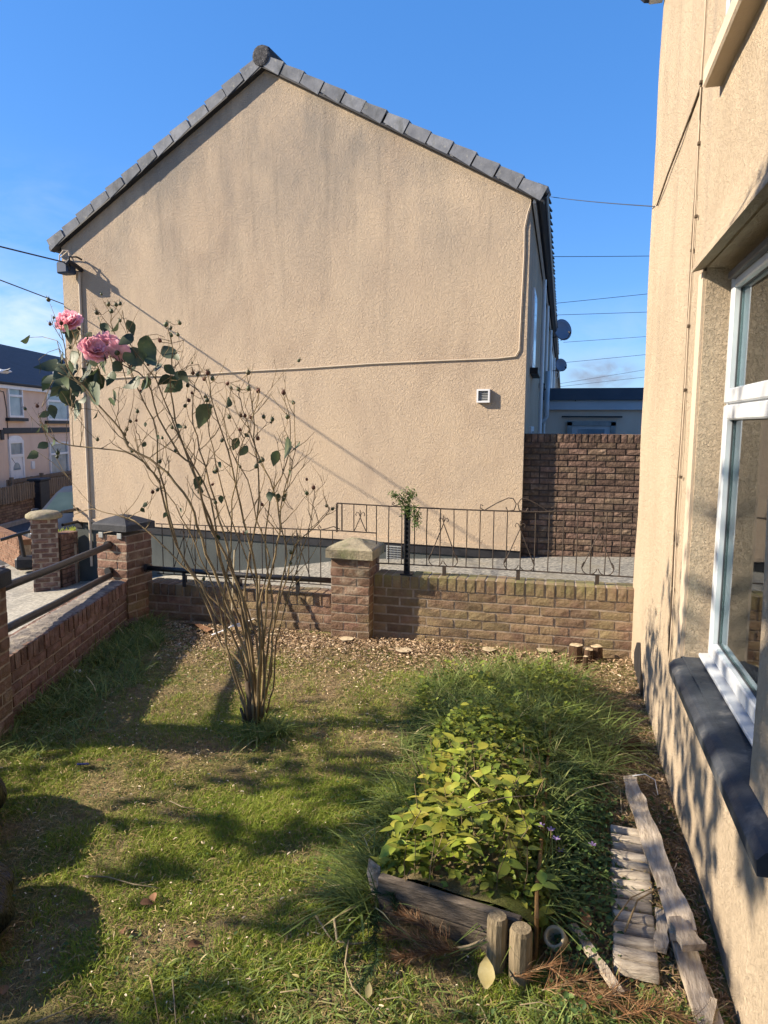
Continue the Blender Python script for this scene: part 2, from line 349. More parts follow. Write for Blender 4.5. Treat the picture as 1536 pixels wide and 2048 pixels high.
M_LONG = mat('long_grass', [(0, (.08, .12, .03)), (.4, (.15, .205, .05)), (.75, (.24, .285, .08)), (1, (.50, .42, .22))], attr=True, rough=.6, trans=.3, spec=.3)
M_CHIP = mat('wood_chips', [(0, (.10, .06, .034)), (.35, (.25, .165, .095)), (.7, (.44, .32, .20)), (1, (.70, .58, .42))], attr=True, rough=.9)
M_CLIP = mat('dry_clippings', [(0, (.17, .12, .05)), (.5, (.34, .25, .11)), (.85, (.50, .40, .21)), (1, (.7, .62, .46))], attr=True, rough=.9, trans=.15)
M_BEDL = mat('bed_leaf', [(.25, (.13, .17, .02)), (.5, (.25, .28, .035)), (.68, (.37, .34, .05)), (.82, (.44, .25, .06))], 5.5, 5, 0, (1, 1, 1), .5, rand=.3, hrand=.035, trans=.3, spec=.4)
M_BEDA = mat('bed_leaf_small', [(0, (.06, .10, .015)), (.5, (.17, .22, .03)), (1, (.32, .32, .05))], attr=True, rough=.55, trans=.3)
M_WEED = mat('weed_leaf', [(0, (.04, .08, .022)), (.6, (.09, .15, .04)), (1, (.18, .23, .06))], attr=True, rough=.6, trans=.25)
M_WOOD = mat('weathered_wood', [(.25, (.19, .15, .11)), (.5, (.37, .31, .24)), (.75, (.56, .48, .38))], 9, 8, .3, (5, 1.0, 5), .93, [(14, .9, .012, 's')], rand=.12)
M_WOODL = mat('weathered_log', [(.25, (.16, .13, .10)), (.5, (.36, .31, .25)), (.75, (.55, .49, .40))], 9, 8, .3, (1.0, 6, 6), .93, [(14, .9, .012, 's')], rand=.2)
M_WOODD = mat('wet_timber', [(.3, (.06, .047, .036)), (.6, (.14, .112, .085)), (.8, (.27, .22, .17))], 9, 8, .3, (1, 5, 6), .85, [(14, .9, .012, 's')], rand=.1)
M_POST = mat('round_post', [(.3, (.13, .10, .06)), (.6, (.24, .19, .12)), (.8, (.36, .29, .19))], 9, 7, .2, (6, 6, 1), .9, [(14, .8, .01, 's')])
M_STRIP = mat('rotten_edging', [(.3, (.10, .055, .02)), (.6, (.20, .12, .045)), (.8, (.33, .25, .13))], 14, 7, 0, (1, 1, 1), .9, [(60, .7, .008, 'n')])
M_BARK = mat('stump_bark', [(.3, (.045, .026, .016)), (.7, (.12, .07, .04))], 30, 7, 0, (1, 1, .3), .95, [(40, .9, .012, 'n')])
M_CUT = mat('fresh_cut_wood', [(.3, (.26, .20, .13)), (.5, (.42, .34, .22)), (.7, (.54, .45, .31))], 30, 5, 0, (1, 1, 1), .8)
M_FENCE = mat('fence_wood', [(.3, (.11, .085, .06)), (.7, (.19, .155, .12))], 8, 6, 0, (3, 3, .5), .95, rand=.2)
M_BAG = mat('bin_bag', [(.3, (.005, .005, .007)), (.7, (.009, .009, .011))], 6, 5, 0, (1, 1, .25), .34, [(7, 1.0, .10, 's'), (26, .7, .03, 's')], spec=.5, rot=(.5, .3, 0))
M_DRY = mat('dry_branch', [(0, (.10, .045, .018)), (.6, (.20, .10, .045)), (1, (.33, .22, .12))], attr=True, rough=.9)
M_CONIF = mat('conifer_green', [(0, (.012, .035, .014)), (.6, (.03, .065, .022)), (1, (.08, .13, .05))], attr=True, rough=.7, trans=.15)
M_CONIFL = mat('conifer_light', [(0, (.06, .12, .03)), (.6, (.12, .19, .06)), (1, (.22, .27, .10))], attr=True, rough=.7, trans=.25)
M_DLEAF = mat('dead_leaf', [(.3, (.13, .065, .035)), (.7, (.28, .15, .08))], 20, 5, 0, (1, 1, 1), .8, rand=.3, trans=.2)
M_YLEAF = mat('yellow_leaf', [(.3, (.42, .34, .13)), (.7, (.58, .50, .26))], 20, 5, 0, (1, 1, 1), .7, trans=.2)
M_STICK = mat('stick', [(.3, (.15, .11, .06)), (.7, (.33, .27, .17))], 20, 6, 0, (1, 1, 1), .9)
M_CLAY = mat('pale_ceramic', [(.3, (.33, .28, .18)), (.7, (.48, .42, .29))], 14, 6, 0, (1, 1, 1), .75)
M_BLUE = mat('blue_plastic', [(.3, (.01, .02, .16)), (.7, (.02, .04, .25))], 9, 3, 0, (1, 1, 1), .4)
M_PURPLE = mat('purple_petal', [(.3, (.26, .17, .38)), (.7, (.40, .30, .55))], 20, 3, 0, (1, 1, 1), .7, trans=.3)
M_TREEL = mat('tree_leaf', [(0, (.03, .06, .012)), (1, (.07, .11, .03))], attr=True, rough=.6, trans=.15)
M_TRUNK = mat('tree_bark', [(.3, (.05, .038, .026)), (.7, (.11, .085, .06))], 9, 6, 0, (1, 1, .3), .95)
M_CAR = mat('car_paint', [(.3, (.010, .016, .030)), (.7, (.014, .022, .04))], 3, 2, 0, (1, 1, 1), .55, spec=.12)
M_CHROME = mat('chrome', [(.3, (.6, .6, .62)), (.7, (.7, .7, .72))], 3, 2, 0, (1, 1, 1), .2, metal=.9)
M_TYRE = mat('tyre', [(.3, (.012, .012, .012)), (.7, (.02, .02, .02))], 9, 3, 0, (1, 1, 1), .85)
M_CARGLASS = mat('car_glass', [(.3, (.025, .045, .05)), (.7, (.05, .08, .085))], 1.5, 2, 0, (1, 1, 1), .45, spec=.12)
M_ROOM = mat('room_wall', [(.3, (.60, .55, .46)), (.7, (.70, .65, .55))], 2, 3, 0, (1, 1, 1), .9)
M_CURT = mat('curtain', [(.3, (.52, .55, .50)), (.7, (.70, .72, .66))], 2, 3, 0, (1, 30, .3), .9)
M_GLASS = glass('window_glass')
M_FARG = mat('far_glass', [(.3, (.10, .15, .19)), (.5, (.20, .27, .32)), (.7, (.32, .38, .42))], .9, 3, 0, (1, 1, 1), .12, spec=.6)
M_METAL = mat('grey_vent', [(.3, (.22, .23, .23)), (.7, (.33, .34, .33))], 9, 4, 0, (1, 1, 1), .6)

# ================================================================== GROUND
U = Vector((-.2618, .9651, 0)); NL = Vector((-.9651, -.2618, 0))     # along the street, and away from the garden towards the street
WB = Vector((-3.172, 3.25, 0))                                        # a point on the centre line of the left garden wall
WANG = math.atan2(U.y, U.x)-math.pi/2                                 # rotation that turns +y into U
def fz(x):
    return float(np.interp(x, [-40, -14, -11, -7.5, -4, -3.4, -2.8, -.5, 2, 30], [-1.05, -1.0, -.92, -.79, -.30, -.20, -.08, .10, .22, .3]))
def sheet(name, n0, n1, t0, t1, dz, mt, dn=1.0, dt=4.0, label=None, kind='structure'):
    ns = list(np.arange(n0, n1, dn))+[n1]; ts = list(np.arange(t0, t1, dt))+[t1]
    V = []; F = []
    for n in ns:
        for t in ts:
            p = WB+NL*n+U*t; V.append((p.x, p.y, fz(p.x)+dz))
    k = len(ts)
    for i in range(len(ns)-1):
        for j in range(k-1): F.append((i*k+j, i*k+j+1, (i+1)*k+j+1, (i+1)*k+j))
    me = bpy.data.meshes.new(name); me.from_pydata(V, [], [f[::-1] for f in F]); me.update()
    o = link(name, me, mt); tag(o, label, kind=kind); return o
sheet('pavement', .06, 4.55, -14, 90, 0, M_PAVE, .4, 3.0, 'pale concrete pavement beyond the left garden wall')
sheet('road', 4.55, 7.7, -14, 90, -.11, M_ROAD, .6, 4, 'dark asphalt road in front of the terrace opposite')
sheet('far_pavement', 7.7, 9.3, -14, 90, 0, M_ROAD, .4, 4, 'grey pavement in front of the picket fence')
sheet('ground', 9.3, 160, -60, 160, -.02, M_SOIL, 6, 8, 'ground beneath the houses opposite')
for nm, n in (('kerb', 4.48), ('kerb', 7.7)):
    mb = MB()
    for j in range(-3, 24):
        p = WB+NL*(n+.06)+U*(j*3.0+1.5); mb.box((p.x, p.y, fz(p.x)-.045), (.12, 2.985, .13), WANG, ch=.01)
    o = mb.build(nm, M_KERB); tag(o, kind='structure')
# alley between the garden and the gable, up to and past the brick wall
V = []; F = []; ys = [5.64, 6.2, 6.8, 7.4, 8, 8.6, 9.3, 10, 14, 20, 40, 100, 200]
for y in ys:
    x0 = WB.x-(y-3.25)*.2713-.05
    xs = [x0+(30-x0)*q for q in (0, .03, .06, .09, .12, .16, .2, .3, .5, 1)]
    for x in xs: V.append((x, y, fz(x)+.004))
for i in range(len(ys)-1):
    for j in range(9): F.append((i*10+j, i*10+j+1, (i+1)*10+j+1, (i+1)*10+j))
me = bpy.data.meshes.new('alley_path'); me.from_pydata(V, [], F); me.update()
tag(link('alley_path', me, M_ASPH), 'grey asphalt path between the garden wall and the gable', kind='structure')
# garden soil with gentle unevenness
def hn(x, y):
    return .012*math.sin(2.1*x+1.3)*math.cos(1.7*y)+.008*math.sin(5.3*x+2.2*y)+.006*math.cos(7.7*y-3.1*x)
NX, NY = 70, 90; V = []; F = []
for j in range(NY+1):
    y = -6+j*(5.58+6)/NY
    x0 = WB.x-(y-3.25)*.2713
    for i in range(NX+1):
        x = x0+(.60-x0)*i/NX
        V.append((x, y, hn(x, y)))
for j in range(NY):
    for i in range(NX): a = j*(NX+1)+i; F.append((a, a+1, a+NX+2, a+NX+1))
me = bpy.data.meshes.new('garden_ground'); me.from_pydata(V, [], F); me.polygons.foreach_set('use_smooth', np.ones(len(F), bool)); me.update()
tag(link('garden_ground', me, M_SOIL), 'bare soil and moss under the lawn', kind='structure')
me = bpy.data.meshes.new('ground'); me.from_pydata([(-3, -250, -.4), (300, -250, -.4), (300, -6, -.4), (300, 300, .1), (30, 300, .1), (.6, -6, -.02), (-1, -6, -.02)], [], [(0, 1, 2, 5, 6), (2, 3, 4, 5)]); me.update()
tag(link('ground', me, M_SOIL), 'ground behind the houses', kind='structure')

# ================================================================== BRICKS
def brick_mesh(name, L, D, H, rock=.006, nx=4, nz=2):
    """a brick with an uneven outer face (towards -y), origin at the centre of that face's plane"""
    V = []; F = []
    for k in range(nz+1):
        for i in range(nx+1):
            edge = i in (0, nx) or k in (0, nz)
            x = -L/2+L*i/nx; z = -H/2+H*k/nz
            if edge:
                x -= math.copysign(random.uniform(.001, .004), x) if i in (0, nx) else 0
                z -= math.copysign(random.uniform(.001, .004), z) if k in (0, nz) else 0
            else: x += random.uniform(-.008, .008)
            V.append((x, (random.uniform(.0, .0025) if edge else -random.uniform(0, rock)), z))
    for k in range(nz):
        for i in range(nx): a = k*(nx+1)+i; F.append((a, a+1, a+nx+2, a+nx+1))
    b = len(V); V += [(-L/2, D, -H/2), (L/2, D, -H/2), (L/2, D, H/2), (-L/2, D, H/2)]
    bot = list(range(nx+1)); top = [nz*(nx+1)+i for i in range(nx+1)]
    lef = [k*(nx+1) for k in range(nz+1)]; rig = [k*(nx+1)+nx for k in range(nz+1)]
    F += [tuple(bot[::-1])+(b, b+1), tuple(top)+(b+2, b+3), tuple(lef)+(b+3, b), tuple(rig[::-1])+(b+1, b+2), (b, b+3, b+2, b+1)]
    me = bpy.data.meshes.new(name); me.from_pydata(V, [], F); me.update(); return me
def brick_set(name, m, dep=.1, rock=.006, n=5):
    d = {}
    for key, (L, D, H) in {'s': (.215, dep, .065), 'h': (.1025, dep, .065), 'e': (.066, .215, .104)}.items():
        d[key] = [brick_mesh(name, L, D, H, rock, 4 if key == 's' else 2, 2) for _ in range(n)]
        for me in d[key]: me.materials.append(m)
    return d
BR = brick_set('brick', M_BRICK, .1, .0035, 7); BP = brick_set('brick', M_BRICKP, .06, .004, 7); BL = brick_set('brick', M_BRICKL, .08, .010); BD = brick_set('brick', M_BRICKD, .08, .005, 8)
BO = brick_set('brick', M_BRICKO, .08, .004, 2)
def lay(root, key, bs, x, y, z, rz=0, sx=1, jit=.003, name='brick'):
    return link(name, random.choice(bs[key]), None, root, (x+random.uniform(-jit, jit), y+random.uniform(-jit, jit*.6), z+random.uniform(-jit*.4, jit*.4)),
                (random.uniform(-.012, .012), random.uniform(-.008, .008), rz+random.uniform(-.010, .010)), (sx, 1, 1))
def wall_courses(root, bs, L, n, z0, bond='s', pitch=.075, y=0, x0=0):
    """stretcher bond (or garden bond with header courses) along local x, face towards -y"""
    for c in range(n):
        z = z0+c*pitch+pitch/2
        head = bond == 'g' and c % 6 == 2
        step = .1125 if head else .225
        x = x0+(-step/2 if (c % 2) else 0)
        while x < x0+L-.02:
            a = max(x, x0); b = min(x+step, x0+L)
            if b-a > .03:
                full = b-a > step-.01
                k = 'h' if head or (b-a) < .13 else 's'
                base = {'s': .225, 'h': .1125}[k]
                lay(root, k, bs, (a+b)/2, y, z, 0, (b-a)/base if not full or k == 's' and step < .2 else 1)
            x += step
def coping(root, bs, L, z, y=0, x0=0, dep=1.0, pitch=.0765):
    x = x0; i = 0
    while x < x0+L-.03:
        b = min(x+pitch, x0+L)
        o = lay(root, 'e', bs, (x+b)/2, y-.004, z+.052, 0, (b-x)/.0765, .0035); o.scale.y = dep
        x += pitch

# ---- right section of the front garden wall
g1 = empty('garden_wall', (-1.47, 5.56, 0), 0, 'low mossy red brick wall between the capped pillar and the house wall', 'wall')
wall_courses(g1, BR, 2.06, 6, -.018, x0=-.005)
coping(g1, BR, 2.055, .434)
MB().box((1.03, .1045, .2), (2.07, .2, .47)).build('mortar', M_MORTAR, g1)
MB().box((1.03, .1045, .484), (2.06, .195, .098)).build('mortar', M_MORTAR, g1)
# ---- left section, a step lower
g2 = empty('garden_wall', (-3.60, 5.56, 0), 0, 'lower brick wall section behind the rose, between the black-capped and the stone-capped pillar', 'wall')
wall_courses(g2, BR, 1.78, 3, .010, x0=0)
coping(g2, BR, 1.78, .236)
MB().box((.89, .1045, .10), (1.78, .2, .28)).build('mortar', M_MORTAR, g2)
MB().box((.89, .1045, .286), (1.78, .195, .096)).build('mortar', M_MORTAR, g2)
# ---- pillars
def pillar(loc, rz, w, n, bs, label, z0=0, faces=(0, 1, 2, 3), mort=M_MORTAR):
    r = empty('brick_pillar', loc, rz, label, 'pillar')
    h = w/2
    for c in range(n):
        z = z0+c*.075+.0375
        for f in faces:
            a = f*math.pi/2
            ca, sa = math.cos(a), math.sin(a)
            seg = [(-h+.0525, 'h'), (-h+.105+.1125, 's')] if (c+f) % 2 else [(-h+.1125, 's'), (h-.0525, 'h')]
            for off, k in seg:
                x, y = off, -h
                lay(r, k, bs, x*ca-y*sa, x*sa+y*ca, z, a, (w/.33)*.99, .002)
    MB().box((0, 0, z0+n*.0375), (w-.009, w-.009, n*.075-.004)).build('mortar', mort, r)
    return r
def cap(r, w, z0, z1, z2, mt, over=.045, rag=.0):
    a = w/2+over; mb = MB(); V = []
    b = a-.012
    ring = lambda q, z: [(x*q, y*q, z+random.uniform(-rag, rag)) for x, y in ((-1, -1), (0, -1), (1, -1), (1, 0), (1, 1), (0, 1), (-1, 1), (-1, 0))]
    for q, z in ((a, z0), (a, z1-.01), (b, z1), (b*.62, z1+(z2-z1)*.42), (b*.28, z1+(z2-z1)*.82)): V += ring(q, z)
    V.append((0, 0, z2)); F = [tuple(range(7, -1, -1))]
    for i in range(4):
        for k in range(8): F.append((i*8+k, i*8+(k+1) % 8, (i+1)*8+(k+1) % 8, (i+1)*8+k))
    F += [(32+k, 32+(k+1) % 8, 40) for k in range(8)]
    mb.add(V, F).build('cap', mt, r)
p1 = pillar((-1.64, 5.605, 0), 0, .33, 9, BP, 'brick pillar with pale weathered stone cap in the middle of the low wall')
cap(p1, .33, .680, .765, .828, M_CONC, .032, .005)
PA = R(-7)
p2c = Vector((-3.60, 5.30, 0))+Matrix.Rotation(PA, 3, 'Z')@Vector((-.165, .165, 0))
p2 = pillar((p2c.x, p2c.y, -.25), PA, .33, 14, BP, 'brick corner pillar with black pyramid cap where the two garden walls meet')
cap(p2, .33, 1.085, 1.150, 1.215, M_CAPD, .022, .005)
for dx in (-.10, .10): MB().box((dx, -.172, 1.045), (.05, .014, .05), ch=.004).build('bracket_plate', M_METAL, p2)
for zz in (.735, .965): MB().tube([(-.02, -.163, zz-.005), (-.02, -.2, zz-.005)], .037, 10).build('flange', M_PIPE, p2)
p3c = Vector((-3.02, 3.3, 0))+NL*.165-U*.165
p3 = pillar((p3c.x, p3c.y, -.05), WANG, .33, 12, BP, 'brick pillar with black slab cap at the near end of the left wall')
cap(p3, .33, .90, .990, 1.05, M_CAPD, .02, .004)
# ---- left garden wall along the pavement
LW = 2.12
g3 = empty('garden_wall', tuple(WB+NL*-.105), WANG+math.pi/2, 'brick wall with rough worn top running beside the pavement at left', 'wall')
g3.location.z = 0
wall_courses(g3, BL, LW, 4, .0, x0=0)
coping(g3, BL, LW, .298)
MB().box((LW/2, .1045, .13), (LW, .197, .36)).build('mortar', M_MORTAR, g3)
tp = MB(); nn_ = 60; V = []; F = []
for i in range(nn_+1):
    for j, (yy, zz) in enumerate(((.004, .395), (.05, .408), (.11, .410), (.17, .407), (.206, .392))):
        V.append((LW*i/nn_, yy+random.uniform(-.006, .006), zz+random.uniform(-.004, .004)))
for i in range(nn_):
    for j in range(4): a = i*5+j; F.append((a, a+5, a+6, a+1))
tp.add(V, [f[::-1] for f in F]).build('mortar_skim', M_COPE, g3)
# ---- black pipe rails between the two pillars along the pavement, and on the low section
for z, lab in ((.715, 'upper black pipe rail between the left pillars, above the rough-topped wall'), (.455, 'lower black pipe rail between the left pillars, just above the rough-topped wall')):
    a = Vector((-3.60, 5.30, z))+NL*.15; b = WB+U*.0; b = Vector((b.x, b.y, z+.055))-U*.1+NL*.02
    o = MB().tube([a, a.lerp(b, .25), a.lerp(b, .5)+Vector((0, 0, -.004)), a.lerp(b, .75), b], .027, 14).build('pipe_rail', M_PIPE, None, True)
    tag(o, lab, 'rail', 'black pipe rails of the garden')
r = empty('pipe_rail', (-3.50, 5.50, .475), 0, 'black pipe rail between the pillars behind the rose', 'rail', 'black pipe rails of the garden')
MB().tube([(-.05, 0, .012), (.4, 0, .008), (.9, 0, -.001), (1.69, 0, 0)], .023, 12).build('pipe', M_PIPE, r, True)
MB().tube([(-.05, 0, .012), (-.02, 0, .012)], .038, 12).build('flange', M_PIPE, r)
for x in (.32, .83, 1.38): MB().box((x, .01, -.075), (.03, .012, .13)).build('leg', M_PIPE, r)

# ---- wrought iron fencing
def arc(c, r, a0, a1, n=8, y=0):
    return [(c[0]+r*math.cos(a0+(a1-a0)*i/n), y, c[1]+r*math.sin(a0+(a1-a0)*i/n)) for i in range(n+1)]
def motif(root, x, z0, z1, w=.105, y=0):
    mb = MB()
    mb.tube([(x-w, y, z0+.01), (x, y, z1-.03), (x+.002, y, z1)], .0042, 5)
    mb.tube([(x+w, y, z0+.01), (x, y-.004, z1-.03)], .0042, 5)
    mb.build('brace', M_IRON, root)
    s_ = MB()
    for sg in (-1, 1):
        s_.tube([(x, y, z1-.025), (x+sg*.012, y, z1+.008), (x+sg*.03, y, z1+.016), (x+sg*.04, y, z1-.004), (x+sg*.032, y, z1-.016)], .0035, 5)
    s_.tube([(x, y, z1), (x, y, z1+.035)], .0035, 5)
    s_.build('finial_scroll', M_IRON, root)
f1 = empty('iron_fence', (-1.82, 5.655, 0), 0, 'thin wrought iron fence with scrolls standing on the mossy right wall section', 'fence')
def sag(x): return 1.105-.018*math.sin(max(0, min(1, x/2.4))*math.pi)+(.012 if x > 1.7 else 0)
top = [(x, 0, sag(x)) for x in np.linspace(0, 2.42, 14)]
MB().tube(top, .0062, 6).build('top_rail', M_IRON, f1)
MB().tube([(.34, 0, .612), (1.2, .002, .618), (2.42, 0, .612)], .0062, 6).build('bottom_rail', M_IRON, f1)
MB().tube([(0, 0, .872), (.345, 0, .866)], .006, 6).build('lower_rail', M_IRON, f1)
MB().tube([(0, 0, .86), (0, 0, 1.10)], .009, 6).build('end_post', M_IRON, f1)
MB().tube([(.045, 0, .87), (.045, 0, 1.10)], .0065, 6).build('bar', M_IRON, f1)
for x in (.15, .26): MB().tube([(x, 0, .868), (x, 0, 1.098)], .0045, 5).build('bar', M_IRON, f1)
xb = .345
while xb < 2.42:
    dx = random.uniform(-.006, .006)
    MB().tube([(xb, 0, .612), (xb+dx, random.uniform(-.004, .004), .86), (xb+dx*.3, 0, sag(xb))], .0045, 5).build('bar', M_IRON, f1); xb += .1075
motif(f1, .205, .868, 1.02, .05)
for x in (.91, 1.52, 2.12): motif(f1, x, .66, 1.0-.02*(x > 1.4), .115, -.006)
for x in (.91, 1.52, 2.12):
    m_ = MB()
    for sg in (-1, 1): m_.tube([(x+sg*p[0]*1, -.008, p[2]) for p in arc((.062, .672), .058, -math.pi*.95, math.pi*.25, 9)], .004, 5)
    m_.build('scroll', M_IRON, f1)
for x in (.92, 1.515, 2.12): MB().box((x, 0, .572), (.03, .012, .085)).build('leg', M_IRON, f1)
m_ = MB()
for sg in (-1, 1):
    cx_ = 1.49
    m_.tube([(cx_+sg*.255, 0, sag(1.5)+.0), (cx_+sg*.29, 0, sag(1.5)+.018), (cx_+sg*.285, 0, sag(1.5)+.045), (cx_+sg*.265, 0, sag(1.5)+.035)], .004, 5)
    m_.tube([(cx_+sg*.255, 0, sag(1.5)), (cx_+sg*.16, 0, sag(1.5)+.06), (cx_+sg*.07, 0, sag(1.5)+.105), (cx_+sg*.03, 0, sag(1.5)+.10), (cx_+sg*.006, 0, sag(1.5)+.06), (cx_+sg*.02, 0, sag(1.5)+.01), (cx_+sg*.07, 0, sag(1.5)+.0), (cx_+sg*.085, 0, sag(1.5)+.03)], .0045, 5)
m_.build('top_scroll', M_IRON, f1)
m_ = MB().tube([(.50, 0, sag(.5)+.02), (.485, 0, sag(.5)+.035), (.48, 0, sag(.5)+.018), (.50, 0, sag(.5)+.006), (.56, 0, sag(.5)+.024), (.64, 0, sag(.5)+.05)], .0045, 5)
m_.build('top_scroll', M_IRON, f1)
f2 = empty('iron_fence', (-3.53, 5.655, 0), 0, 'thin wrought iron fence on the lower wall section behind the rose', 'fence')
MB().tube([(0, 0, .862), (.9, 0, .868), (1.73, 0, .872)], .0055, 6).build('top_rail', M_IRON, f2)
MB().tube([(0, 0, .405), (1.70, 0, .398)], .0055, 6).build('bottom_rail', M_IRON, f2)
xb = .06
while xb < 1.72:
    MB().tube([(xb, 0, .40), (xb, 0, .866)], .0045, 5).build('bar', M_IRON, f2); xb += .1075
for x in (.28, .82, 1.36): motif(f2, x, .45, .80, .11, -.006)
for x in (.28, .82, 1.36):
    MB().box((x, 0, .366), (.028, .012, .07)).build('leg', M_IRON, f2)
m_ = MB().tube([(1.57, 0, .885), (1.555, 0, .91), (1.54, 0, .895), (1.56, 0, .872), (1.62, 0, .885), (1.68, 0, .905), (1.74, 0, .885)], .0045, 5); m_.build('scroll', M_IRON, f2)
# black slotted post with a conifer sprig
fp = empty('fence_post', (-1.205, 5.62, .53), 0, 'black slotted metal post on the brick wall under the conifer sprig', 'post')
mb = MB(); mb.box((-.018, 0, .29), (.010, .03, .57)); mb.box((.018, 0, .29), (.010, .03, .57)); mb.box((0, .014, .29), (.03, .004, .57))
mb.build('channel', M_BLACK, fp)
mb = MB()
for i in range(15): mb.box((0, -.006, .03+i*.038), (.027, .008, .014))
mb.build('rung', M_BLACK, fp)
MB().box((.0, 0, .012), (.10, .07, .012)).build('base_plate', M_BLACK, fp)

# ================================================================== FAR BRICK WALL
bw = empty('tall_brick_wall', (-.60, 9.067, .0), 0, 'tall dark brown brick wall with soldier course between the gable and the cream house', 'wall')
wall_courses(bw, BD, 3.3, 20, .062, 'g')
x = 0
while x < 3.3:
    lay(bw, 'e', BD, x+.0375, -.002, 1.562+.05, 0, 1, .003); x += .0755
MB().box((1.65, .117, .8), (3.32, .215, 1.72)).build('mortar', M_MORTARD, bw)

# ================================================================== GABLE HOUSE
A = Vector((-.462, 8.947, 0)); G = math.atan2(-.107, .994)
gh = empty('gable_house', (A.x, A.y, 0), G, 'end terrace house with large windowless beige gable and grey verge tiles', 'house')
W = 7.104; EZ = 4.52; RZ = 6.48; RX = -3.54
inv = Matrix.Rotation(-G, 4, 'Z')
def gl(x, y, z):
    """world to house-local"""
    return inv @ Vector((x-A.x, y-A.y, z))
bk = 46.0
def gp(x, t, z):     # local: x along the gable, t metres back parallel to the world Y axis
    d = inv @ Vector((0, 1, 0)); return (x+d.x*t, d.y*t, z)
poly = [(-W, .20), (0, .20), (0, EZ), (RX, RZ), (-W, EZ)]
V = [gp(x, 0, z) for x, z in poly]+[gp(x, bk, z) for x, z in poly]
n = 5; F = [tuple(range(n))]+[tuple(range(2*n-1, n-1, -1))]+[(i, i+n, (i+1) % n+n, (i+1) % n) for i in range(n)]
me = bpy.data.meshes.new('gable_wall'); me.from_pydata(V, [], [f[::-1] if i > 1 else f for i, f in enumerate(F)]); me.update()
link('gable_wall', me, M_GABLE, gh)
pts = [(-W+.012, .012, 0), (-.01, .012, 0)]
V = [gp(-W+.015, .014, -1.4), gp(-.012, .014, -.4), gp(-.012, .014, .215), gp(-W+.015, .014, .215), gp(-W+.015, bk, -1.4), gp(-.012, bk, -.4), gp(-.012, bk, .215), gp(-W+.015, bk, .215)]
me = bpy.data.meshes.new('plinth'); me.from_pydata(V, [], [(0, 1, 2, 3), (1, 5, 6, 2), (4, 0, 3, 7), (5, 4, 7, 6), (3, 2, 6, 7)]); me.update(); link('plinth', me, M_PLINTH, gh)
MB().box((-W/2+.15, .006, .148), (W-.3, .02, .125)).build('plinth_band', M_BLACK, gh)
MB().box((-W+.09, .006, .155), (.14, .02, .105)).build('plinth_band', M_BLACK, gh)
# drip edge at the bottom of the render
mb = MB(); mb.prism([(-W, .20), (0, .20), (0, .26), (-W, .26)], -.022, .0)
mb.build('render_stop', M_GABLE, gh)
# verge tiles
def verge_tile():
    mb = MB(); L_ = .345
    mb.box((0, .03, -.02), (L_, .012, .125))           # outer drop face (moved to -y below)
    return mb
sl_len = math.hypot(3.54+.16, (RZ-EZ)/3.54*(3.54+.16))
ang = math.atan2(RZ-EZ, 3.54)
vt = MB()
V = [(-.145, -.092, -.088), (.160, -.092, -.106), (.160, -.092, .066), (-.145, -.092, .034),
     (-.17, .20, -.010), (.160, .20, -.010), (.160, .20, .060), (-.17, .20, .028),
     (-.145, -.074, -.088), (.160, -.074, -.106), (.160, -.074, .030), (-.145, -.074, .012)]
vt.add(V, [(0, 1, 2, 3), (3, 2, 6, 7), (1, 9, 10, 2), (0, 3, 11, 8), (2, 10, 5, 6), (3, 7, 4, 11), (9, 8, 11, 10), (11, 4, 5, 10), (0, 8, 9, 1), (4, 7, 6, 5)])
me_v = vt.mesh('verge_tile'); me_v.materials.append(M_TILE)
NT = 13
for sgn in (-1, 1):
    for i in range(NT):
        d = (i+.5)*(sl_len/NT)+.02
        x = RX+sgn*math.cos(ang)*d; z = RZ+.045-math.sin(ang)*d
        o = link('verge_tile', me_v, None, gh, (x+random.uniform(-.006, .006), random.uniform(-.006, .006), z+random.uniform(-.006, .006)))
        # local +x (thick, lifted end) points down the slope
        o.rotation_euler = (0, ang+.035+random.uniform(-.018, .018), random.uniform(-.01, .01)) if sgn > 0 else (0, -ang-.035+random.uniform(-.008, .008), 0)
        if sgn < 0: o.scale = (-1, 1, 1)
        lp = MB()
    # overlap lip between tiles
lip = MB().box((0, .02, -.010), (.07, .19, .125), ch=.006); me_l = lip.mesh('tile_joint'); me_l.materials.append(M_TILE)
for sgn in (-1, 1):
    for i in range(1, NT):
        d = i*(sl_len/NT)+.02
        x = RX+sgn*math.cos(ang)*d; z = RZ+.028-math.sin(ang)*d
        link('tile_joint', me_l, None, gh, (x+sgn*.028*math.cos(ang), 0, z-.028*math.sin(ang)-.012), (0, sgn*ang, 0))
# undercloak strip
for sgn in (-1, 1):
    mb = MB(); c = (RX+sgn*math.cos(ang)*sl_len/2, -.02, RZ-math.sin(ang)*sl_len/2-.030)
    mb.box((c[0], -.045, c[2]-.045), (sl_len, .09, .022), 0, Matrix.Rotation(sgn*ang, 4, 'Y')); mb.build('undercloak', M_BLACK, gh)
# roof slopes
for sgn in (-1, 1):
    xe = RX+sgn*(3.54+.17); ze = RZ+.03-math.tan(ang)*(3.54+.17)
    V = [gp(RX, .05, RZ+.06), gp(xe, .05, ze+.03), gp(xe, bk, ze+.03), gp(RX, bk, RZ+.06), gp(RX, .05, RZ+.0), gp(xe, .05, ze-.03), gp(xe, bk, ze-.03), gp(RX, bk, RZ)]
    me = bpy.data.meshes.new('roof_slope'); me.from_pydata(V, [], [(0, 1, 2, 3), (4, 7, 6, 5), (0, 4, 5, 1), (1, 5, 6, 2), (2, 6, 7, 3)]); me.update()
    link('roof_slope', me, M_SLATE, gh)
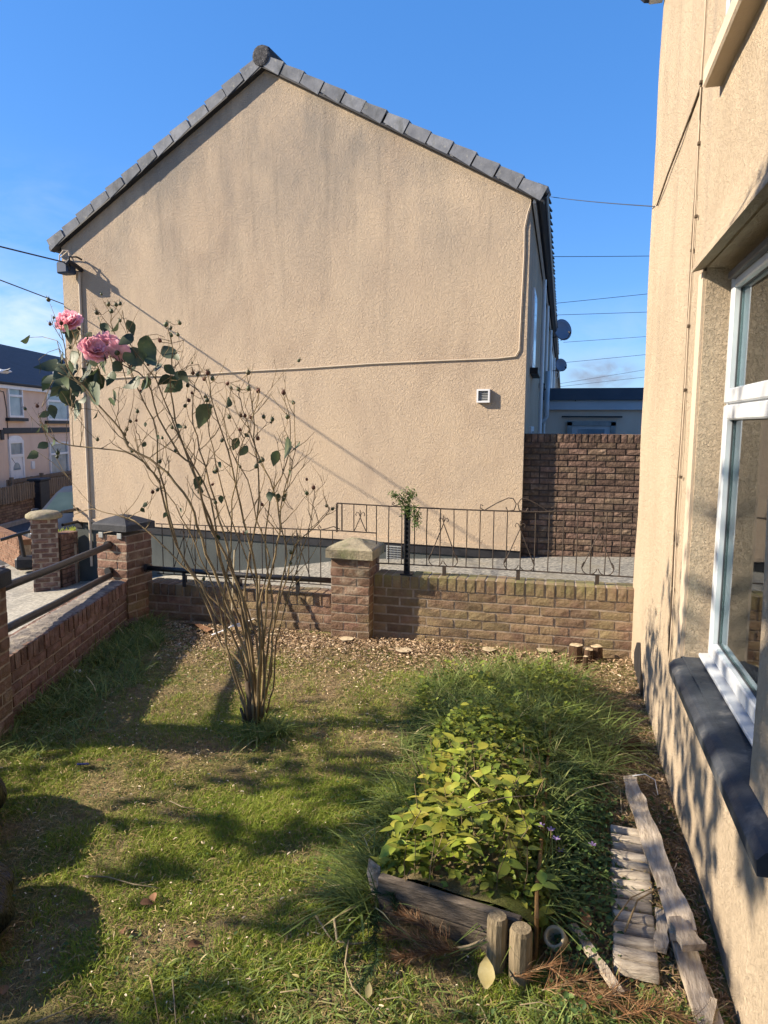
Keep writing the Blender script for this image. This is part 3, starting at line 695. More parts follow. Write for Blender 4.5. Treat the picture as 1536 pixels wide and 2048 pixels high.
# ridge tile: round end cap with mortar bedding
mb = MB(); prof = []
V = []; nseg = 16
for t, rr in ((-.115, .10), (-.105, .128), (-.07, .138), (.38, .138)):
    for k in range(nseg):
        a = 2*math.pi*k/nseg; q = rr*random.uniform(.96, 1.05)
        V.append(gp(RX+q*math.cos(a), 0, RZ+.055+q*math.sin(a))); V[-1] = (V[-1][0], V[-1][1]+t, V[-1][2])
F = [(i*nseg+k, i*nseg+(k+1) % nseg, (i+1)*nseg+(k+1) % nseg, (i+1)*nseg+k) for i in range(3) for k in range(nseg)]+[tuple(range(nseg-1, -1, -1)), tuple(3*nseg+k for k in range(nseg))]
mb.add(V, F); mb.build('ridge_tile', M_RIDGE, gh)
for i in range(1, 30):
    mb2 = MB(); V2 = []
    for t in (.4+.45*(i-1), .4+.45*i-.01):
        for k in range(9):
            a = math.pi*k/8; p = gp(RX+.13*math.cos(a), t, RZ+.06+.12*math.sin(a)); V2.append(p)
    mb2.add(V2, [(k, k+9, k+10, k+1) for k in range(8)]); 
    if i < 4: mb2.build('ridge_tile', M_RIDGE, gh)
# right eave: fascia, gutter, jagged tile edge
gx = .16
V = []
mb = MB()
def back_tube(x, z, r, t0, t1, n=10): return mb.tube([gp(x, t0, z), gp(x, (t0+t1)/2, z), gp(x, t1, z)], r, n)
back_tube(gx-.02, EZ-.03, .06, .04, bk); mb.build('gutter', M_GUTTER, gh)
mb = MB(); V = [gp(.02, .02, EZ-.14), gp(.05, .02, EZ-.14), gp(.05, .02, EZ+.03), gp(.02, .02, EZ+.03)]+[gp(.02, bk, EZ-.14), gp(.05, bk, EZ-.14), gp(.05, bk, EZ+.03), gp(.02, bk, EZ+.03)]
mb.add(V, [(0, 1, 2, 3), (1, 5, 6, 2), (0, 4, 5, 1), (4, 7, 6, 5)]); mb.build('fascia', M_WHITE, gh)
mt_ = MB().box((0, 0, 0), (.14, .30, .022), ch=.004).mesh('eave_tile'); mt_.materials.append(M_SLATE)
for i in range(60):
    p = gp(.145, .16+i*.335, EZ+.035+random.uniform(-.006, .012)); link('eave_tile', mt_, None, gh, p, (random.uniform(-.03, .03), ang*.8+random.uniform(-.05, .05), random.uniform(-.03, .03)))
mb = MB(); mb.tube([(-W-.16, -.03, EZ-.10), (-W-.16, 3, EZ-.10)], .055, 10); mb.build('gutter', M_GUTTER, gh)
# downpipes, vents and windows on the shaded side wall
for t, top, bot, w_ in ((4.2, 4.3, .3, .035), (7.0, 4.3, .3, .03), (11, 4.3, 1.2, .04), (19, 4.3, .3, .04)):
    m2 = MB().tube([gp(.06, t, top), gp(.06, t, bot)], w_, 8); m2.build('downpipe', M_WHITE, gh)
for t, z, w_, h_ in ((1.5, 2.55, .9, 1.05), (5.2, 2.55, .9, 1.05), (9.0, 2.45, .9, 1.05), (1.8, .75, .9, 1.0), (14, 2.5, 1.0, 1.1), (23, 2.5, 1.0, 1.1)):
    d = inv@Vector((0, 1, 0)); a0 = math.atan2(d.y, d.x)-math.pi/2
    p = gp(.012, t, z+h_/2); f = MB().box(p, (.04, w_, h_), a0, ch=.004).build('window', M_WHITE, gh)
    p = gp(.030, t, z+h_/2); MB().box(p, (.012, w_-.14, h_-.14), a0).build('pane', M_FARG, f)
    p = gp(.05, t, z-.05); MB().box(p, (.12, w_+.14, .08), a0, ch=.006).build('window_sill', M_BLACK, gh)
# cladding-like strips of the houses further back
for t in (13, 17, 21.5, 27):
    p0 = gp(.0, t, 0); V = [gp(.004, t, .2), gp(.014+.0, t, .2), gp(.014, t+2.2, .2), gp(.004, t+2.2, .2)]
    V += [(a, b, EZ-.15) for a, b, c in V]
    m2 = MB().add(V, [(0, 1, 5, 4), (1, 2, 6, 5), (2, 3, 7, 6)]); m2.build('render_panel', M_PINK if t != 17 else M_WHITE, gh)
# wall vent, air brick
mb = MB(); mb.box((-.51, -.02, 2.125), (.165, .045, .015)); mb = MB()
for dx, dz, sx_, sz_ in ((0, .072, .165, .02), (0, -.072, .165, .02), (-.072, 0, .02, .125), (.072, 0, .02, .125)): mb.box((-.51+dx, -.028, 2.125+dz), (sx_, .055, sz_))
vf = mb.build('wall_vent', M_WHITE, gh)
mb = MB()
for i in range(6): mb.box((-.51, -.026, 2.075+i*.02), (.12, .03, .006), 0, Matrix.Rotation(R(35), 4, 'X'))
mb.build('louvre', M_METAL, vf)
MB().box((-.51, -.006, 2.125), (.13, .01, .13)).build('vent_back', M_UPVCD, vf)
ab = MB().box((-1.68, .004, .055), (.22, .03, .20)).build('air_brick', M_METAL, gh)
mb = MB()
for c_ in range(4):
    for r_ in range(6): mb.box((-1.68-.075+c_*.05, -.0125, -.022+r_*.031), (.040, .006, .017))
mb.build('slot', M_UPVCD, ab)
# cable across the gable and up the right corner
pts = [(-6.74, 2.43), (-5.6, 2.45), (-4.8, 2.455), (-3.9, 2.49), (-3.0, 2.515), (-2.0, 2.55), (-1.1, 2.575), (-.35, 2.582), (-.13, 2.60), (-.085, 2.68), (-.075, 3.2), (-.06, 3.8), (-.065, 4.10), (-.03, 4.28), (.0, 4.36)]
c_ = MB().tube([(x, -.012, z+random.uniform(-.005, .005)) for x, z in pts], .0085, 6).build('wall_cable', M_CABLE, gh)
MB().tube([(-6.76, -.02, 4.02), (-6.77, -.02, 2.4), (-6.77, -.02, -.5)], .022, 8).build('conduit', M_CABLE, gh)
jb = empty('cable_junction', tuple(Vector((A.x, A.y, 0))+Matrix.Rotation(G, 3, 'Z')@Vector((-6.86, -.02, 4.10))), G, 'dark blue cable junction box with looped pale wires at the upper left of the gable', 'junction box')
MB().box((-.02, -.13, -.04), (.21, .20, .17), ch=.02).build('box', M_BOX, jb)
MB().tube([(.15, 0, -.05), (.15, -.15, .0), (.13, -.24, .03), (.10, -.26, -.02)], .035, 8).build('insulator', M_BLACK, jb)
MB().tube([(.11, -.2, -.08), (.11, -.2, .1), (.16, -.1, .12), (.16, 0, .1)], .014, 6).build('hook', M_BLACK, jb)
MB().tube([(-.23, -.02, .16), (-.10, -.06, .20), (.0, -.10, .22), (.06, -.14, .12), (.08, -.2, .02)], .009, 6).build('wire_loop', M_CABLE, jb)
MB().tube([(-.08, -.2, .05), (-.07, -.2, .14), (-.01, -.18, .21), (.06, -.16, .20), (.13, -.1, .02)], .009, 6).build('wire_loop', M_CABLE, jb)
def gw(x, y, z): return Vector((A.x, A.y, 0))+Matrix.Rotation(G, 3, 'Z')@Vector((x, y, z))
p0 = gw(-6.80, -.26, 4.12); d = ray(0, 490); k = 9.6
end1 = Vector(CAM+d*11.0)
dd = (end1-p0)
path = [p0+dd*t+Vector((0, 0, -.03*math.sin(min(t, 4.5)/4.5*math.pi))) for t in (0, .3, .6, 1, 1.8, 3.0, 4.5)]
tag(MB().tube(path, .011, 6).build('overhead_cable', M_WIRE), 'upper dark cable reaching the junction box from the left', 'cable')
a_ = Vector(CAM+ray(150, 617)*13.2); b_ = Vector(CAM+ray(0, 560)*11.0)
tag(MB().tube([a_, a_.lerp(b_, .5), b_, b_+(b_-a_)*3], .008, 6).build('overhead_cable', M_WIRE), 'second dark cable passing behind the left edge of the gable', 'cable')

# ---- flat roofed extension
ex = empty('flat_roof_extension', (.9, 16, 0), 0, 'flat roofed building with dark fascia behind the tall brick wall', 'building')
MB().box((.6, 2, 1.15), (3.9, 3.96, 2.4)).build('wall', M_EXT, ex)
MB().box((.6, 1.95, 2.44), (4.1, 4.15, .25)).build('roof', M_FASCIA, ex)
MB().box((.6, -.03, 2.21), (4.0, .06, .20)).build('fascia_board', M_EXTB, ex)
for x in (-.66, .95): MB().tube([(x, -.06, 2.30), (x, -.10, 2.30)], .012, 6).build('bolt', M_BLACK, ex)
df = MB()
df.box((-.76, -.03, .98), (.10, .06, 1.74)); df.box((.14, -.03, .98), (.10, .06, 1.74)); df.box((-.31, -.03, 1.82), (1.0, .06, .10))
dfo = df.build('door_frame', M_METAL, ex)
df = MB(); df.box((-.31, -.02, 1.0), (.8, .03, 1.6)); df.build('door_leaf', M_UPVC, dfo)
MB().box((-.31, -.04, 1.45), (.55, .012, .5)).build('pane', M_FARG, dfo)
MB().box((-.31, -.035, 1.96), (1.25, .03, .03)).build('lintel', M_BLACK, ex)
MB().box((1.55, -.035, 1.90), (.7, .03, .03)).build('lintel', M_BLACK, ex)
MB().tube([(-1.25, -.5, 2.9), (-1.25, -.5, 1.95), (-1.3, -.5, 1.86), (-1.6, -.5, 1.83)], .055, 10).build('downpipe', M_UPVC, ex, True)
# ---- satellite dishes on the side wall
def dish(loc, r, rz, label, tilt=20, mt=M_DISH):
    o = empty('satellite_dish', loc, rz, label, 'satellite dish', 'satellite dishes on the terrace side wall' if loc[0] > -3 else None)
    M = Matrix.Rotation(R(90-tilt), 4, 'X')
    mb = MB(); prof = [(0.001, .0), (r*.4, .012), (r*.75, .04), (r, .075), (r*1.0, .083), (r*.74, .05), (r*.4, .022), (.001, .01)]
    mb.lathe(prof, n=22, M=M); mb.build('reflector', mt, o, True)
    MB().tube([(0, .0, 0), (0, .12, -.04), (0, .16, -.16), (-.25, .18, -.2)], .016, 6).build('bracket', M_BLACK, o)
    MB().tube([(0, -.0, -r*.9), (0, -.30, -r*.8), (0, -.42, -.12)], .010, 6).build('arm', M_BLACK, o)
    MB().tube([(0, -.42, -.12), (0, -.36, -.08)], .03, 8).build('receiver', M_BLACK, o)
    return o
q = atY(1122, 661, 21.5); dish(q, .31, R(38), 'nearer grey satellite dish sticking out past the gutter', 10)
q = atY(1120, 731, 27.5); d2 = dish(q, .24, R(32), 'smaller farther satellite dish with a hanging cable loop', 10)
mb = MB(); mb.tube([(0+.18*math.cos(t)*.5-.12, .02, -.36+.12*math.sin(t)) for t in np.linspace(-2.8, 2.4, 14)], .008, 5); mb.build('cable_loop', M_WHITE, d2)
# ---- wires crossing the gap of sky
def wire(name, pa, pb, sagz, rr, label, n=10):
    pa = Vector(pa); pb = Vector(pb)
    pts = [pa.lerp(pb, i/n)+Vector((0, 0, -sagz*4*(i/n)*(1-i/n))) for i in range(n+1)]
    tag(MB().tube(pts, rr*.55, 5).build(name, M_WIRE), label, 'cable', 'wires crossing the sky gap')
wire('overhead_wire', atY(1097, 393, 9.6), atX(1311, 413, .571), .01, .007, 'topmost thin wire from the gable eave to the cream house')
def sky_wire(y0, xa, ya, xb_, yb, rr, label):
    a = atY(xa, ya, y0); b = atY(xb_, yb, y0+2.0); e = b+(b-a)*1.6; s_ = a-(b-a)*.05
    wire('overhead_wire', s_, e, .02, rr, label)
sky_wire(14.0, 1098, 513, 1306, 510, .011, 'second wire from the top, level, across the sky gap')
sky_wire(34, 1106, 607, 1304, 586, .022, 'third wire from the top, slanting up to the right')
sky_wire(36, 1108, 630, 1302, 623, .022, 'fourth wire from the top across the sky gap')
sky_wire(60, 1135, 684, 1300, 672, .030, 'fifth wire from the top, faint, above the cloud')
sky_wire(60, 1140, 724, 1298, 708, .030, 'sixth wire from the top, faint, just above the cloud')
sky_wire(70, 1115, 768, 1297, 738, .028, 'lowest steep wire, faint, behind the cloud')
sky_wire(70, 1112, 774, 1296, 753, .028, 'lowest faint wire just above the flat roof')

# ================================================================== TERRACE OPPOSITE
FN = 12.5                                # distance of its facade from the street datum line through the origin
def fpt(px, py, n=FN):
    return at(px, py, tuple(NL*n), tuple(NL))
FO = NL*FN; FO_rz = math.atan2(U.y, U.x)
def floc(p):
    q = Matrix.Rotation(-FO_rz, 3, 'Z')@(Vector(p)-FO); return q     # x along the street, y away from us, z up
E1 = floc(fpt(60, 771)).z
tr = empty('terraced_house', tuple(FO), FO_rz, 'pink rendered terraced house with dark slate roof and white door across the road', 'house')
S0 = floc(fpt(-250, 850)).x; S1 = 70.0
div = floc(fpt(3, 850)).x
RGp = floc(at(60, 701, tuple(NL*(FN+3.6)), tuple(NL)))
eave = E1; ridge = RGp.z
print('terrace eave %.2f ridge %.2f span %.1f %.1f' % (eave, ridge, div, S1))
def terr(o, x0, x1, rmat=M_PINK):
    MB().prism([(x0, -2.2), (x1, -2.2), (x1, eave), (x0, eave)], 0, 7.2).build('wall', rmat, o)
    V = [(x0, -.15, eave+.02), (x1, -.15, eave+.02), (x1, 3.6, ridge), (x0, 3.6, ridge), (x0, 7.35, eave), (x1, 7.35, eave)]
    V += [(a, b, c-.1) for a, b, c in V]
    MB().add(V, [(0, 1, 2, 3), (3, 2, 5, 4), (0, 6, 7, 1), (6, 9, 8, 7), (9, 10, 11, 8), (0, 3, 9, 6), (3, 4, 10, 9), (1, 7, 8, 2), (2, 8, 11, 5)]).build('roof', M_SLATE, o)
    MB().box(((x0+x1)/2, -.05, eave-.10), (x1-x0, .10, .20)).build('fascia', M_WHITE, o)
    MB().tube([(x0, -.15, eave+.0), (x1, -.15, eave+.0)], .05, 6).build('gutter', M_GUTTER, o)
terr(tr, div, 40)
def rect(px0, py0, px1, py1):
    a = floc(fpt(px0, (py0+py1)/2)); b = floc(fpt(px1, (py0+py1)/2)); z1 = floc(fpt((px0+px1)/2, py0)).z; z0 = floc(fpt((px0+px1)/2, py1)).z
    return a.x, b.x, z0, z1
def win(o, r, split=.30, sill=True, two=True):
    x0, x1, z0, z1 = r; w = x1-x0; h = z1-z0; fr_ = .07
    f = MB()
    f.box(((x0+x1)/2, -.03, z1-fr_/2), (w, .08, fr_)); f.box(((x0+x1)/2, -.03, z0+fr_/2), (w, .08, fr_))
    f.box((x0+fr_/2, -.03, (z0+z1)/2), (fr_, .078, h-2*fr_)); f.box((x1-fr_/2, -.03, (z0+z1)/2), (fr_, .078, h-2*fr_))
    f.box(((x0+x1)/2, -.03, z1-h*split), (w-2*fr_, .082, fr_*1.1))
    fo = f.build('window', M_WHITE, o)
    MB().box(((x0+x1)/2, -.005, z1-h*split/2), (w-2*fr_, .02, h*split-fr_)).build('pane', M_FARG, fo)
    MB().box(((x0+x1)/2, -.007, z0+h*(1-split)/2), (w-2*fr_, .02, h*(1-split)-fr_)).build('pane', M_FARG, fo)
    if sill: MB().box(((x0+x1)/2, -.06, z0-.07), (w+.35, .16, .11)).build('window_sill', M_BLACK, o)
win(tr, rect(14, 773, 43, 835)); win(tr, rect(92, 786, 136, 841)); win(tr, rect(98, 884, 135, 960), sill=False)
bx = rect(6, 855, 150, 866)
MB().box(((bx[0]+8+bx[0])/2, -.02, (bx[2]+bx[3])/2), (8, .045, .2)).build('render_band', M_BLACK, tr)
bs_ = rect(0, 862, 6, 877); MB().box(((bs_[0]+bs_[1])/2, -.02, (bs_[2]+bs_[3])/2), (bs_[1]-bs_[0], .045, .34)).build('render_band', M_BLACK, tr)
dr = rect(17, 880, 46, 962); dw = dr[1]-dr[0]
f = MB(); f.box((dr[0]+.05, -.02, (dr[2]+dr[3])/2), (.10, .08, dr[3]-dr[2])); f.box((dr[1]-.05, -.02, (dr[2]+dr[3])/2), (.10, .08, dr[3]-dr[2]))
f.box(((dr[0]+dr[1])/2, -.02, dr[3]-.05), (dw-.2, .078, .12)); f.box(((dr[0]+dr[1])/2, -.02, dr[3]-.55), (dw-.2, .078, .10))
arcp = [((dr[0]+dr[1])/2+dw/2*math.cos(t), dr[3]+.16*math.sin(t)) for t in np.linspace(0, math.pi, 9)]
f.prism(arcp, -.03, .01)
fd = f.build('door', M_WHITE, tr)
MB().box(((dr[0]+dr[1])/2, -.01, (dr[2]+dr[3]-.6)/2), (dw-.2, .03, dr[3]-.6-dr[2])).build('door_leaf', M_WHITE, fd)
MB().box(((dr[0]+dr[1])/2, -.005, dr[3]-.3), (dw-.22, .02, .38)).build('fanlight_pane', M_FARG, fd)
MB().prism([((dr[0]+dr[1])/2+.26*math.cos(t), dr[3]-1.05+.26*math.sin(t)) for t in np.linspace(0, math.pi, 9)], -.035, -.02).build('fan_pane', M_FARG, fd)
MB().box(((dr[0]+dr[1])/2, -.035, dr[3]-1.75), (.10, .03, .22)).build('letter_plate', M_BLACK, fd)
MB().box(((dr[0]+dr[1])/2, -.035, dr[3]-1.45), (.05, .03, .10)).build('knocker', M_BLACK, fd)
mb = MB(); q0 = floc(fpt(0, 780)); mb.tube([(q0.x-.5, -.02, q0.z), (q0.x+.2, -.02, q0.z-.05), (q0.x+.32, -.02, q0.z-.6), (q0.x+.33, -.02, q0.z-2.2), (q0.x+.8, -.02, q0.z-2.6)], .014, 5); mb.build('wall_cable', M_BLACK, tr)
q = floc(fpt(64, 930)); MB().box((q.x, -.03, q.z), (.22, .06, .28)).build('meter_box', M_WHITE, tr)
tr2 = empty('terraced_house', tuple(FO), FO_rz, 'neighbouring terraced house cut off by the left picture edge', 'house')
terr(tr2, S0, div-.004)
q = fpt(89, 755); dd_ = dish(q-NL*.35, .36, math.atan2(U.y, U.x)+R(20), 'pale satellite dish under the slate roof across the road', 15)
q = fpt(8, 745, FN-.5)
gull = empty('seagull', tuple(q), 1.2, 'small white bird against the slate roof at the picture edge', 'bird')
gm = MB().tube([(-.22, 0, 0), (-.10, 0, .02), (.08, 0, .03), (.2, 0, .05), (.27, 0, .04)], [.01, .06, .075, .04, .008], 8); gm.build('body', M_WHITE, gull, True)
for sg in (-1, 1): MB().add([(-.08, sg*.04, .04), (.12, sg*.04, .05), (.06, sg*.32, .14), (-.06, sg*.42, .08), (-.08, sg*.04, .025), (.12, sg*.04, .035)], [(0, 1, 2, 3), (4, 3, 2, 5)]).build('wing', M_METAL, gull)
# fences, brick wall and dark pillar in front of it
def line_root(name, n, label, cat): return empty(name, tuple(NL*n), FO_rz, label, cat)
def lfn(px, py, n):
    p = at(px, py, tuple(NL*n), tuple(NL)); return Matrix.Rotation(-FO_rz, 3, 'Z')@(p-NL*n)
n1 = 11.2; bf = line_root('board_fence', n1, 'brown board fence standing behind the picket fence across the road', 'fence')
a = lfn(14, 944, n1); b = lfn(150, 953, n1); zt = (a.z+b.z)/2
x = a.x; pl = MB().box((0, 0, 0), (.13, .02, 1.0)).mesh('board'); pl.materials.append(M_FENCE)
while x < b.x+3: link('board', pl, None, bf, (x, 0, zt-.5+random.uniform(-.01, .01))); x += .142
MB().box(((a.x+b.x+3)/2, -.03, zt-.06), (b.x-a.x+3, .05, .12)).build('fence_rail', M_FENCE, bf)
MB().box(((a.x+b.x+3)/2, -.03, zt-.42), (b.x-a.x+3, .04, .08)).build('fence_rail', M_FENCE, bf)
for px in (19, 80): q = lfn(px, 960, n1); MB().box((q.x, -.06, zt-.4), (.1, .1, .95)).build('fence_post', M_FENCE, bf)
n2 = 10.0
pw = line_root('boundary_wall', n2, 'dark brick boundary wall under the picket fence across the road', 'wall')
wt = lfn(40, 1000, n2).z
mb = MB().box((8, .12, wt-1.0), (50, .22, 2.0)); 
mb.build('mortar', M_MORTARD, pw)
xx0 = lfn(0, 1000, n2).x-.4; xx1 = lfn(150, 1000, n2).x
wall_courses(pw, BD, xx1-xx0, 8, wt-.6, 's', y=.005, x0=xx0)
pf = line_root('picket_fence', n2, 'weathered grey picket fence on the dark brick wall across the road', 'fence')
pk = MB().prism([(-.045, 0), (.045, 0), (.045, .50), (.03, .53), (-.03, .53), (-.045, .50)], -.01, .01).mesh('picket'); pk.materials.append(M_FENCE)
pz = lfn(40, 1001, n2).z; pt = lfn(40, 967, n2).z; hgt = (pt-pz)/.53
gaps = (lfn(67, 980, n2).x, lfn(88, 980, n2).x)
x = lfn(-60, 980, n2).x
while x < lfn(165, 980, n2).x:
    if not (gaps[0]-.05 < x < gaps[1]+.05): link('picket', pk, None, pf, (x, -.05, pz+random.uniform(-.015, .015)), (0, random.uniform(-.02, .02), 0), (1, 1, hgt*random.uniform(.97, 1.03)))
    x += .135
MB().box((lfn(40, 980, n2).x+2, -.02, pz+.12), (16, .03, .06)).build('fence_rail', M_FENCE, pf)
MB().box((lfn(40, 980, n2).x+2, -.02, pz+.42), (16, .03, .06)).build('fence_rail', M_FENCE, pf)
dp = line_root('gate_pillar', n2, 'dark painted pillar between the two runs of picket fence', 'pillar')
MB().box(((gaps[0]+gaps[1])/2, -.02, pt-.75), (gaps[1]-gaps[0]-.06, .34, 1.5), ch=.02).build('shaft', M_BLACK, dp)
MB().box(((gaps[0]+gaps[1])/2, -.02, pt+.03), (gaps[1]-gaps[0]+.02, .42, .07), ch=.015).build('cap', M_BLACK, dp)

# ================================================================== GATE PIECES BESIDE THE GABLE HOUSE
pc = atZ(88, 1178, -.74)
fp_ = empty('brick_pillar', (pc.x-.10, pc.y+.20, -.80), R(38), 'brick pillar with pale domed cap at the corner of the gable house front', 'pillar')
hh = .185
for c in range(15):
    z = c*.075+.0375
    for f in (0, 1, 3):
        a = f*math.pi/2; ca, sa = math.cos(a), math.sin(a)
        seg = [(-hh+.052, 'h'), (-hh+.105+.130, 's')] if (c+f) % 2 else [(-hh+.130, 's'), (hh-.052, 'h')]
        for off, k in seg: lay(fp_, k, BL, off*ca+hh*sa, off*sa-hh*ca, z, a, .96, .002)
MB().box((0, 0, .56), (.36, .36, 1.12)).build('mortar', M_MORTAR, fp_)
V = []; cp = MB().lathe([(.25, 1.115), (.262, 1.14), (.255, 1.18), (.20, 1.215), (.10, 1.232), (.001, 1.236)], n=14); cp.build('cap', M_CONC, fp_, True)
# wall from that pillar back to the house corner
e0 = Vector((pc.x+.12, pc.y+.28, 0)); e1 = gw(-7.02, -.02, 0); e1.z = 0
dv = e1-e0; rw = empty('forecourt_wall', (e0.x, e0.y, -.80), math.atan2(dv.y, dv.x), 'short brick wall between the domed pillar and the gable corner', 'wall')
wall_courses(rw, BL, dv.length, 10, 0, 's'); coping(rw, BL, dv.length, .75)
MB().box((dv.length/2, .11, .40), (dv.length, .19, .80)).build('mortar', M_MORTARD, rw)
MB().box((dv.length-.10, -.01, .33), (.03, .03, .66)).build('wall_end', M_MORTAR, rw)
for zz in (1.0, 1.20):
    o = MB().tube([tuple(e0+Vector((0, .05, zz-.80))), tuple(e1+Vector((0, .05, zz-.80)))], .024, 10).build('pipe_rail', M_PIPE)
    tag(o, ('lower' if zz < 1.1 else 'upper')+' black pipe rail between the domed pillar and the gable corner', 'rail', 'black pipe rails by the domed pillar')
# tuft of lit grass behind
# low orange wall and black metal stand further left
oc = atZ(40, 1135, -.80); ow = empty('low_orange_wall', (oc.x, oc.y, -.86), R(146), 'low orange brick wall at the left picture edge behind the domed pillar', 'wall')
wall_courses(ow, BO, 2.2, 6, 0, 's', y=0, x0=0)
oc2 = Vector((0, 0, 0))
ow.rotation_euler.z = R(-34)+math.pi*0
for ch in list(ow.children): ch.location.x -= 2.2
coping(ow, BO, 2.2, .45, x0=-2.2); MB().box((-1.1, .11, .25), (2.18, .19, .5)).build('mortar', M_MORTAR, ow)
st = atZ(52, 1140, -.80)
s1 = empty('metal_stand', (st.x, st.y, -.80), R(30), 'black T shaped metal stand leaning beside the domed pillar', 'stand')
MB().tube([(.0, 0, .1), (-.07, 0, .62)], .035, 8).build('post', M_BLACK, s1)
MB().tube([(-.35, -.1, .56), (-.07, 0, .64), (.22, .1, .70)], .028, 8).build('crossbar', M_PIPE, s1)
MB().box((.02, .05, .13), (.36, .30, .22), ch=.04).build('base', M_BLACK, s1)
wbk = MB().lathe([(.16, 0), (.19, .05), (.21, .30), (.20, .42), (.12, .46), (.001, .47)], n=14); o = wbk.build('sack', M_WHITE, None, True)
o.location = (st.x+.05, st.y+.65, -.80); tag(o, 'white plastic sack behind the black stand', 'sack')

# ---- parked car
cr = empty('parked_car', tuple(Vector((-10.35, 13.95, -1.12))), FO_rz-math.pi/2*0, 'dark blue parked car partly hidden by the corner of the gable', 'car')
cr.rotation_euler.z = FO_rz+R(8)
# local x = along the street (nose towards -x), y across
prof = [(-2.05, .32, .62), (-2.02, .62, .70), (-1.80, .80, .76), (-1.05, .96, .82), (-.35, 1.34, .64), (.1, 1.44, .60), (1.0, 1.40, .60), (1.7, 1.05, .72), (2.0, .90, .74), (2.05, .35, .72)]
V = []
for x, z, hw in prof:
    base = .28
    V += [(x, -hw*.98, base), (x, -min(.86, hw+.12), .62 if z > .7 else z*.8), (x, -hw, z), (x, 0, z+.03), (x, hw, z), (x, min(.86, hw+.12), .62 if z > .7 else z*.8), (x, hw*.98, base)]
F = []
for i in range(len(prof)-1):
    for k in range(6): F.append((i*7+k, i*7+k+1, (i+1)*7+k+1, (i+1)*7+k))
    F.append((i*7+6, i*7, (i+1)*7, (i+1)*7+6))
F += [tuple(range(6, -1, -1)), tuple((len(prof)-1)*7+k for k in range(7))]
body = MB().add(V, F).build('body', M_CAR, cr, True)
MB().add([(-1.06, -.72, .985), (-1.06, .72, .985), (-.36, .58, 1.352), (-.36, -.58, 1.352), (-1.06, 0, 1.02), (-.36, 0, 1.385)], [(0, 4, 5, 3), (4, 1, 2, 5)]).build('windscreen', M_CARGLASS, cr)
for sg in (-1, 1):
    MB().box((-1.96, sg*.52, .66), (.14, .34, .14), 0, Matrix.Rotation(R(-18), 4, 'Y'), ch=.03).build('headlight', M_CHROME, cr)
    MB().add([(-.9, sg*.80, .97), (.2, sg*.70, 1.28), (1.3, sg*.72, 1.22), (1.4, sg*.82, .97)], [(0, 1, 2, 3)]).build('side_window', M_CARGLASS, cr)
    MB().box((-.85, sg*.93, 1.0), (.10, .16, .12), ch=.03).build('mirror', M_CAR, cr)
    for x in (-1.3, 1.25):
        wl = MB().lathe([(.30, -.09), (.31, -.05), (.31, .05), (.30, .09)], n=18, M=Matrix.Translation((x, sg*.78, .31))@Matrix.Rotation(R(90), 4, 'X')).build('wheel', M_TYRE, cr, True)
        MB().lathe([(.19, -.10), (.19, .10)], n=12, M=Matrix.Translation((x, sg*.78, .31))@Matrix.Rotation(R(90), 4, 'X')).build('rim', M_CHROME, wl)
MB().box((-2.05, 0, .46), (.05, 1.1, .16), ch=.02).build('grille', M_CHROME, cr)

# ================================================================== CREAM HOUSE ON THE RIGHT
XH = .574
ch_ = empty('cream_house', (XH, 0, 0), 0, 'cream rendered house wall with window along the right side of the garden', 'house')
WY0, WY1, WZ0, WZ1 = 2.19, 3.42, .695, 2.44
T = .30
mb = MB()
def wq(y0, y1, z0, z1):
    mb.box((T/2, (y0+y1)/2, (z0+z1)/2), (T, y1-y0, z1-z0))
# subdivided front skin so the wall is not dead flat
def skin(name, regs, mt, parent, amp=.004):
    V = []; F = []
    for (y0, y1, z0, z1) in regs:
        ny = max(1, int((y1-y0)/.09)); nz = max(1, int((z1-z0)/.09)); b = len(V)
        for j in range(nz+1):
            for i in range(ny+1):
                y = y0+(y1-y0)*i/ny; z = z0+(z1-z0)*j/nz
                V.append((amp*(math.sin(3.1*y+1.9*z)+math.sin(5.3*z-2.1*y+1)+.5*math.sin(11*y+7*z))-.004, y, z))
        for j in range(nz):
            for i in range(ny): a = b+j*(ny+1)+i; F.append((a, a+ny+1, a+ny+2, a+1))
    me = bpy.data.meshes.new(name); me.from_pydata(V, [], F); me.polygons.foreach_set('use_smooth', np.ones(len(F), bool)); me.update()
    return link(name, me, mt, parent)
ZT = 5.15
regs = [(-4, WY0, -.25, ZT), (WY0, WY1, WZ1, ZT), (WY1, 5.66, -.25, ZT), (WY0, WY1, -.25, WZ0-.0)]
mb = MB()
for y0, y1, z0, z1 in regs: mb.box((T/2+.006, (y0+y1)/2, (z0+z1)/2), (T-.012+.012, y1-y0, z1-z0))
core = mb.build('wall', M_HOUSE, ch_)
skin('wall_face', regs, M_HOUSE, ch_, .0028)
V = [(-.006, 5.655, -.25), (T, 5.655, -.25), (8, 5.655, -.25), (8, 5.655, ZT), (-.006, 5.655, ZT), (8, -4, -.25), (8, -4, ZT)]
MB().box((4.15, .83, 2.45), (7.7, 9.62, 5.38)).build('house_body', M_HOUSE, ch_) if False else None
MB().box((4.3, 5.55, 2.45), (8.0, .18, 5.4)).build('end_wall', M_HOUSE, ch_)
MB().box((4.3, -3.95, 2.45), (8.0, .18, 5.4)).build('end_wall', M_HOUSE, ch_)
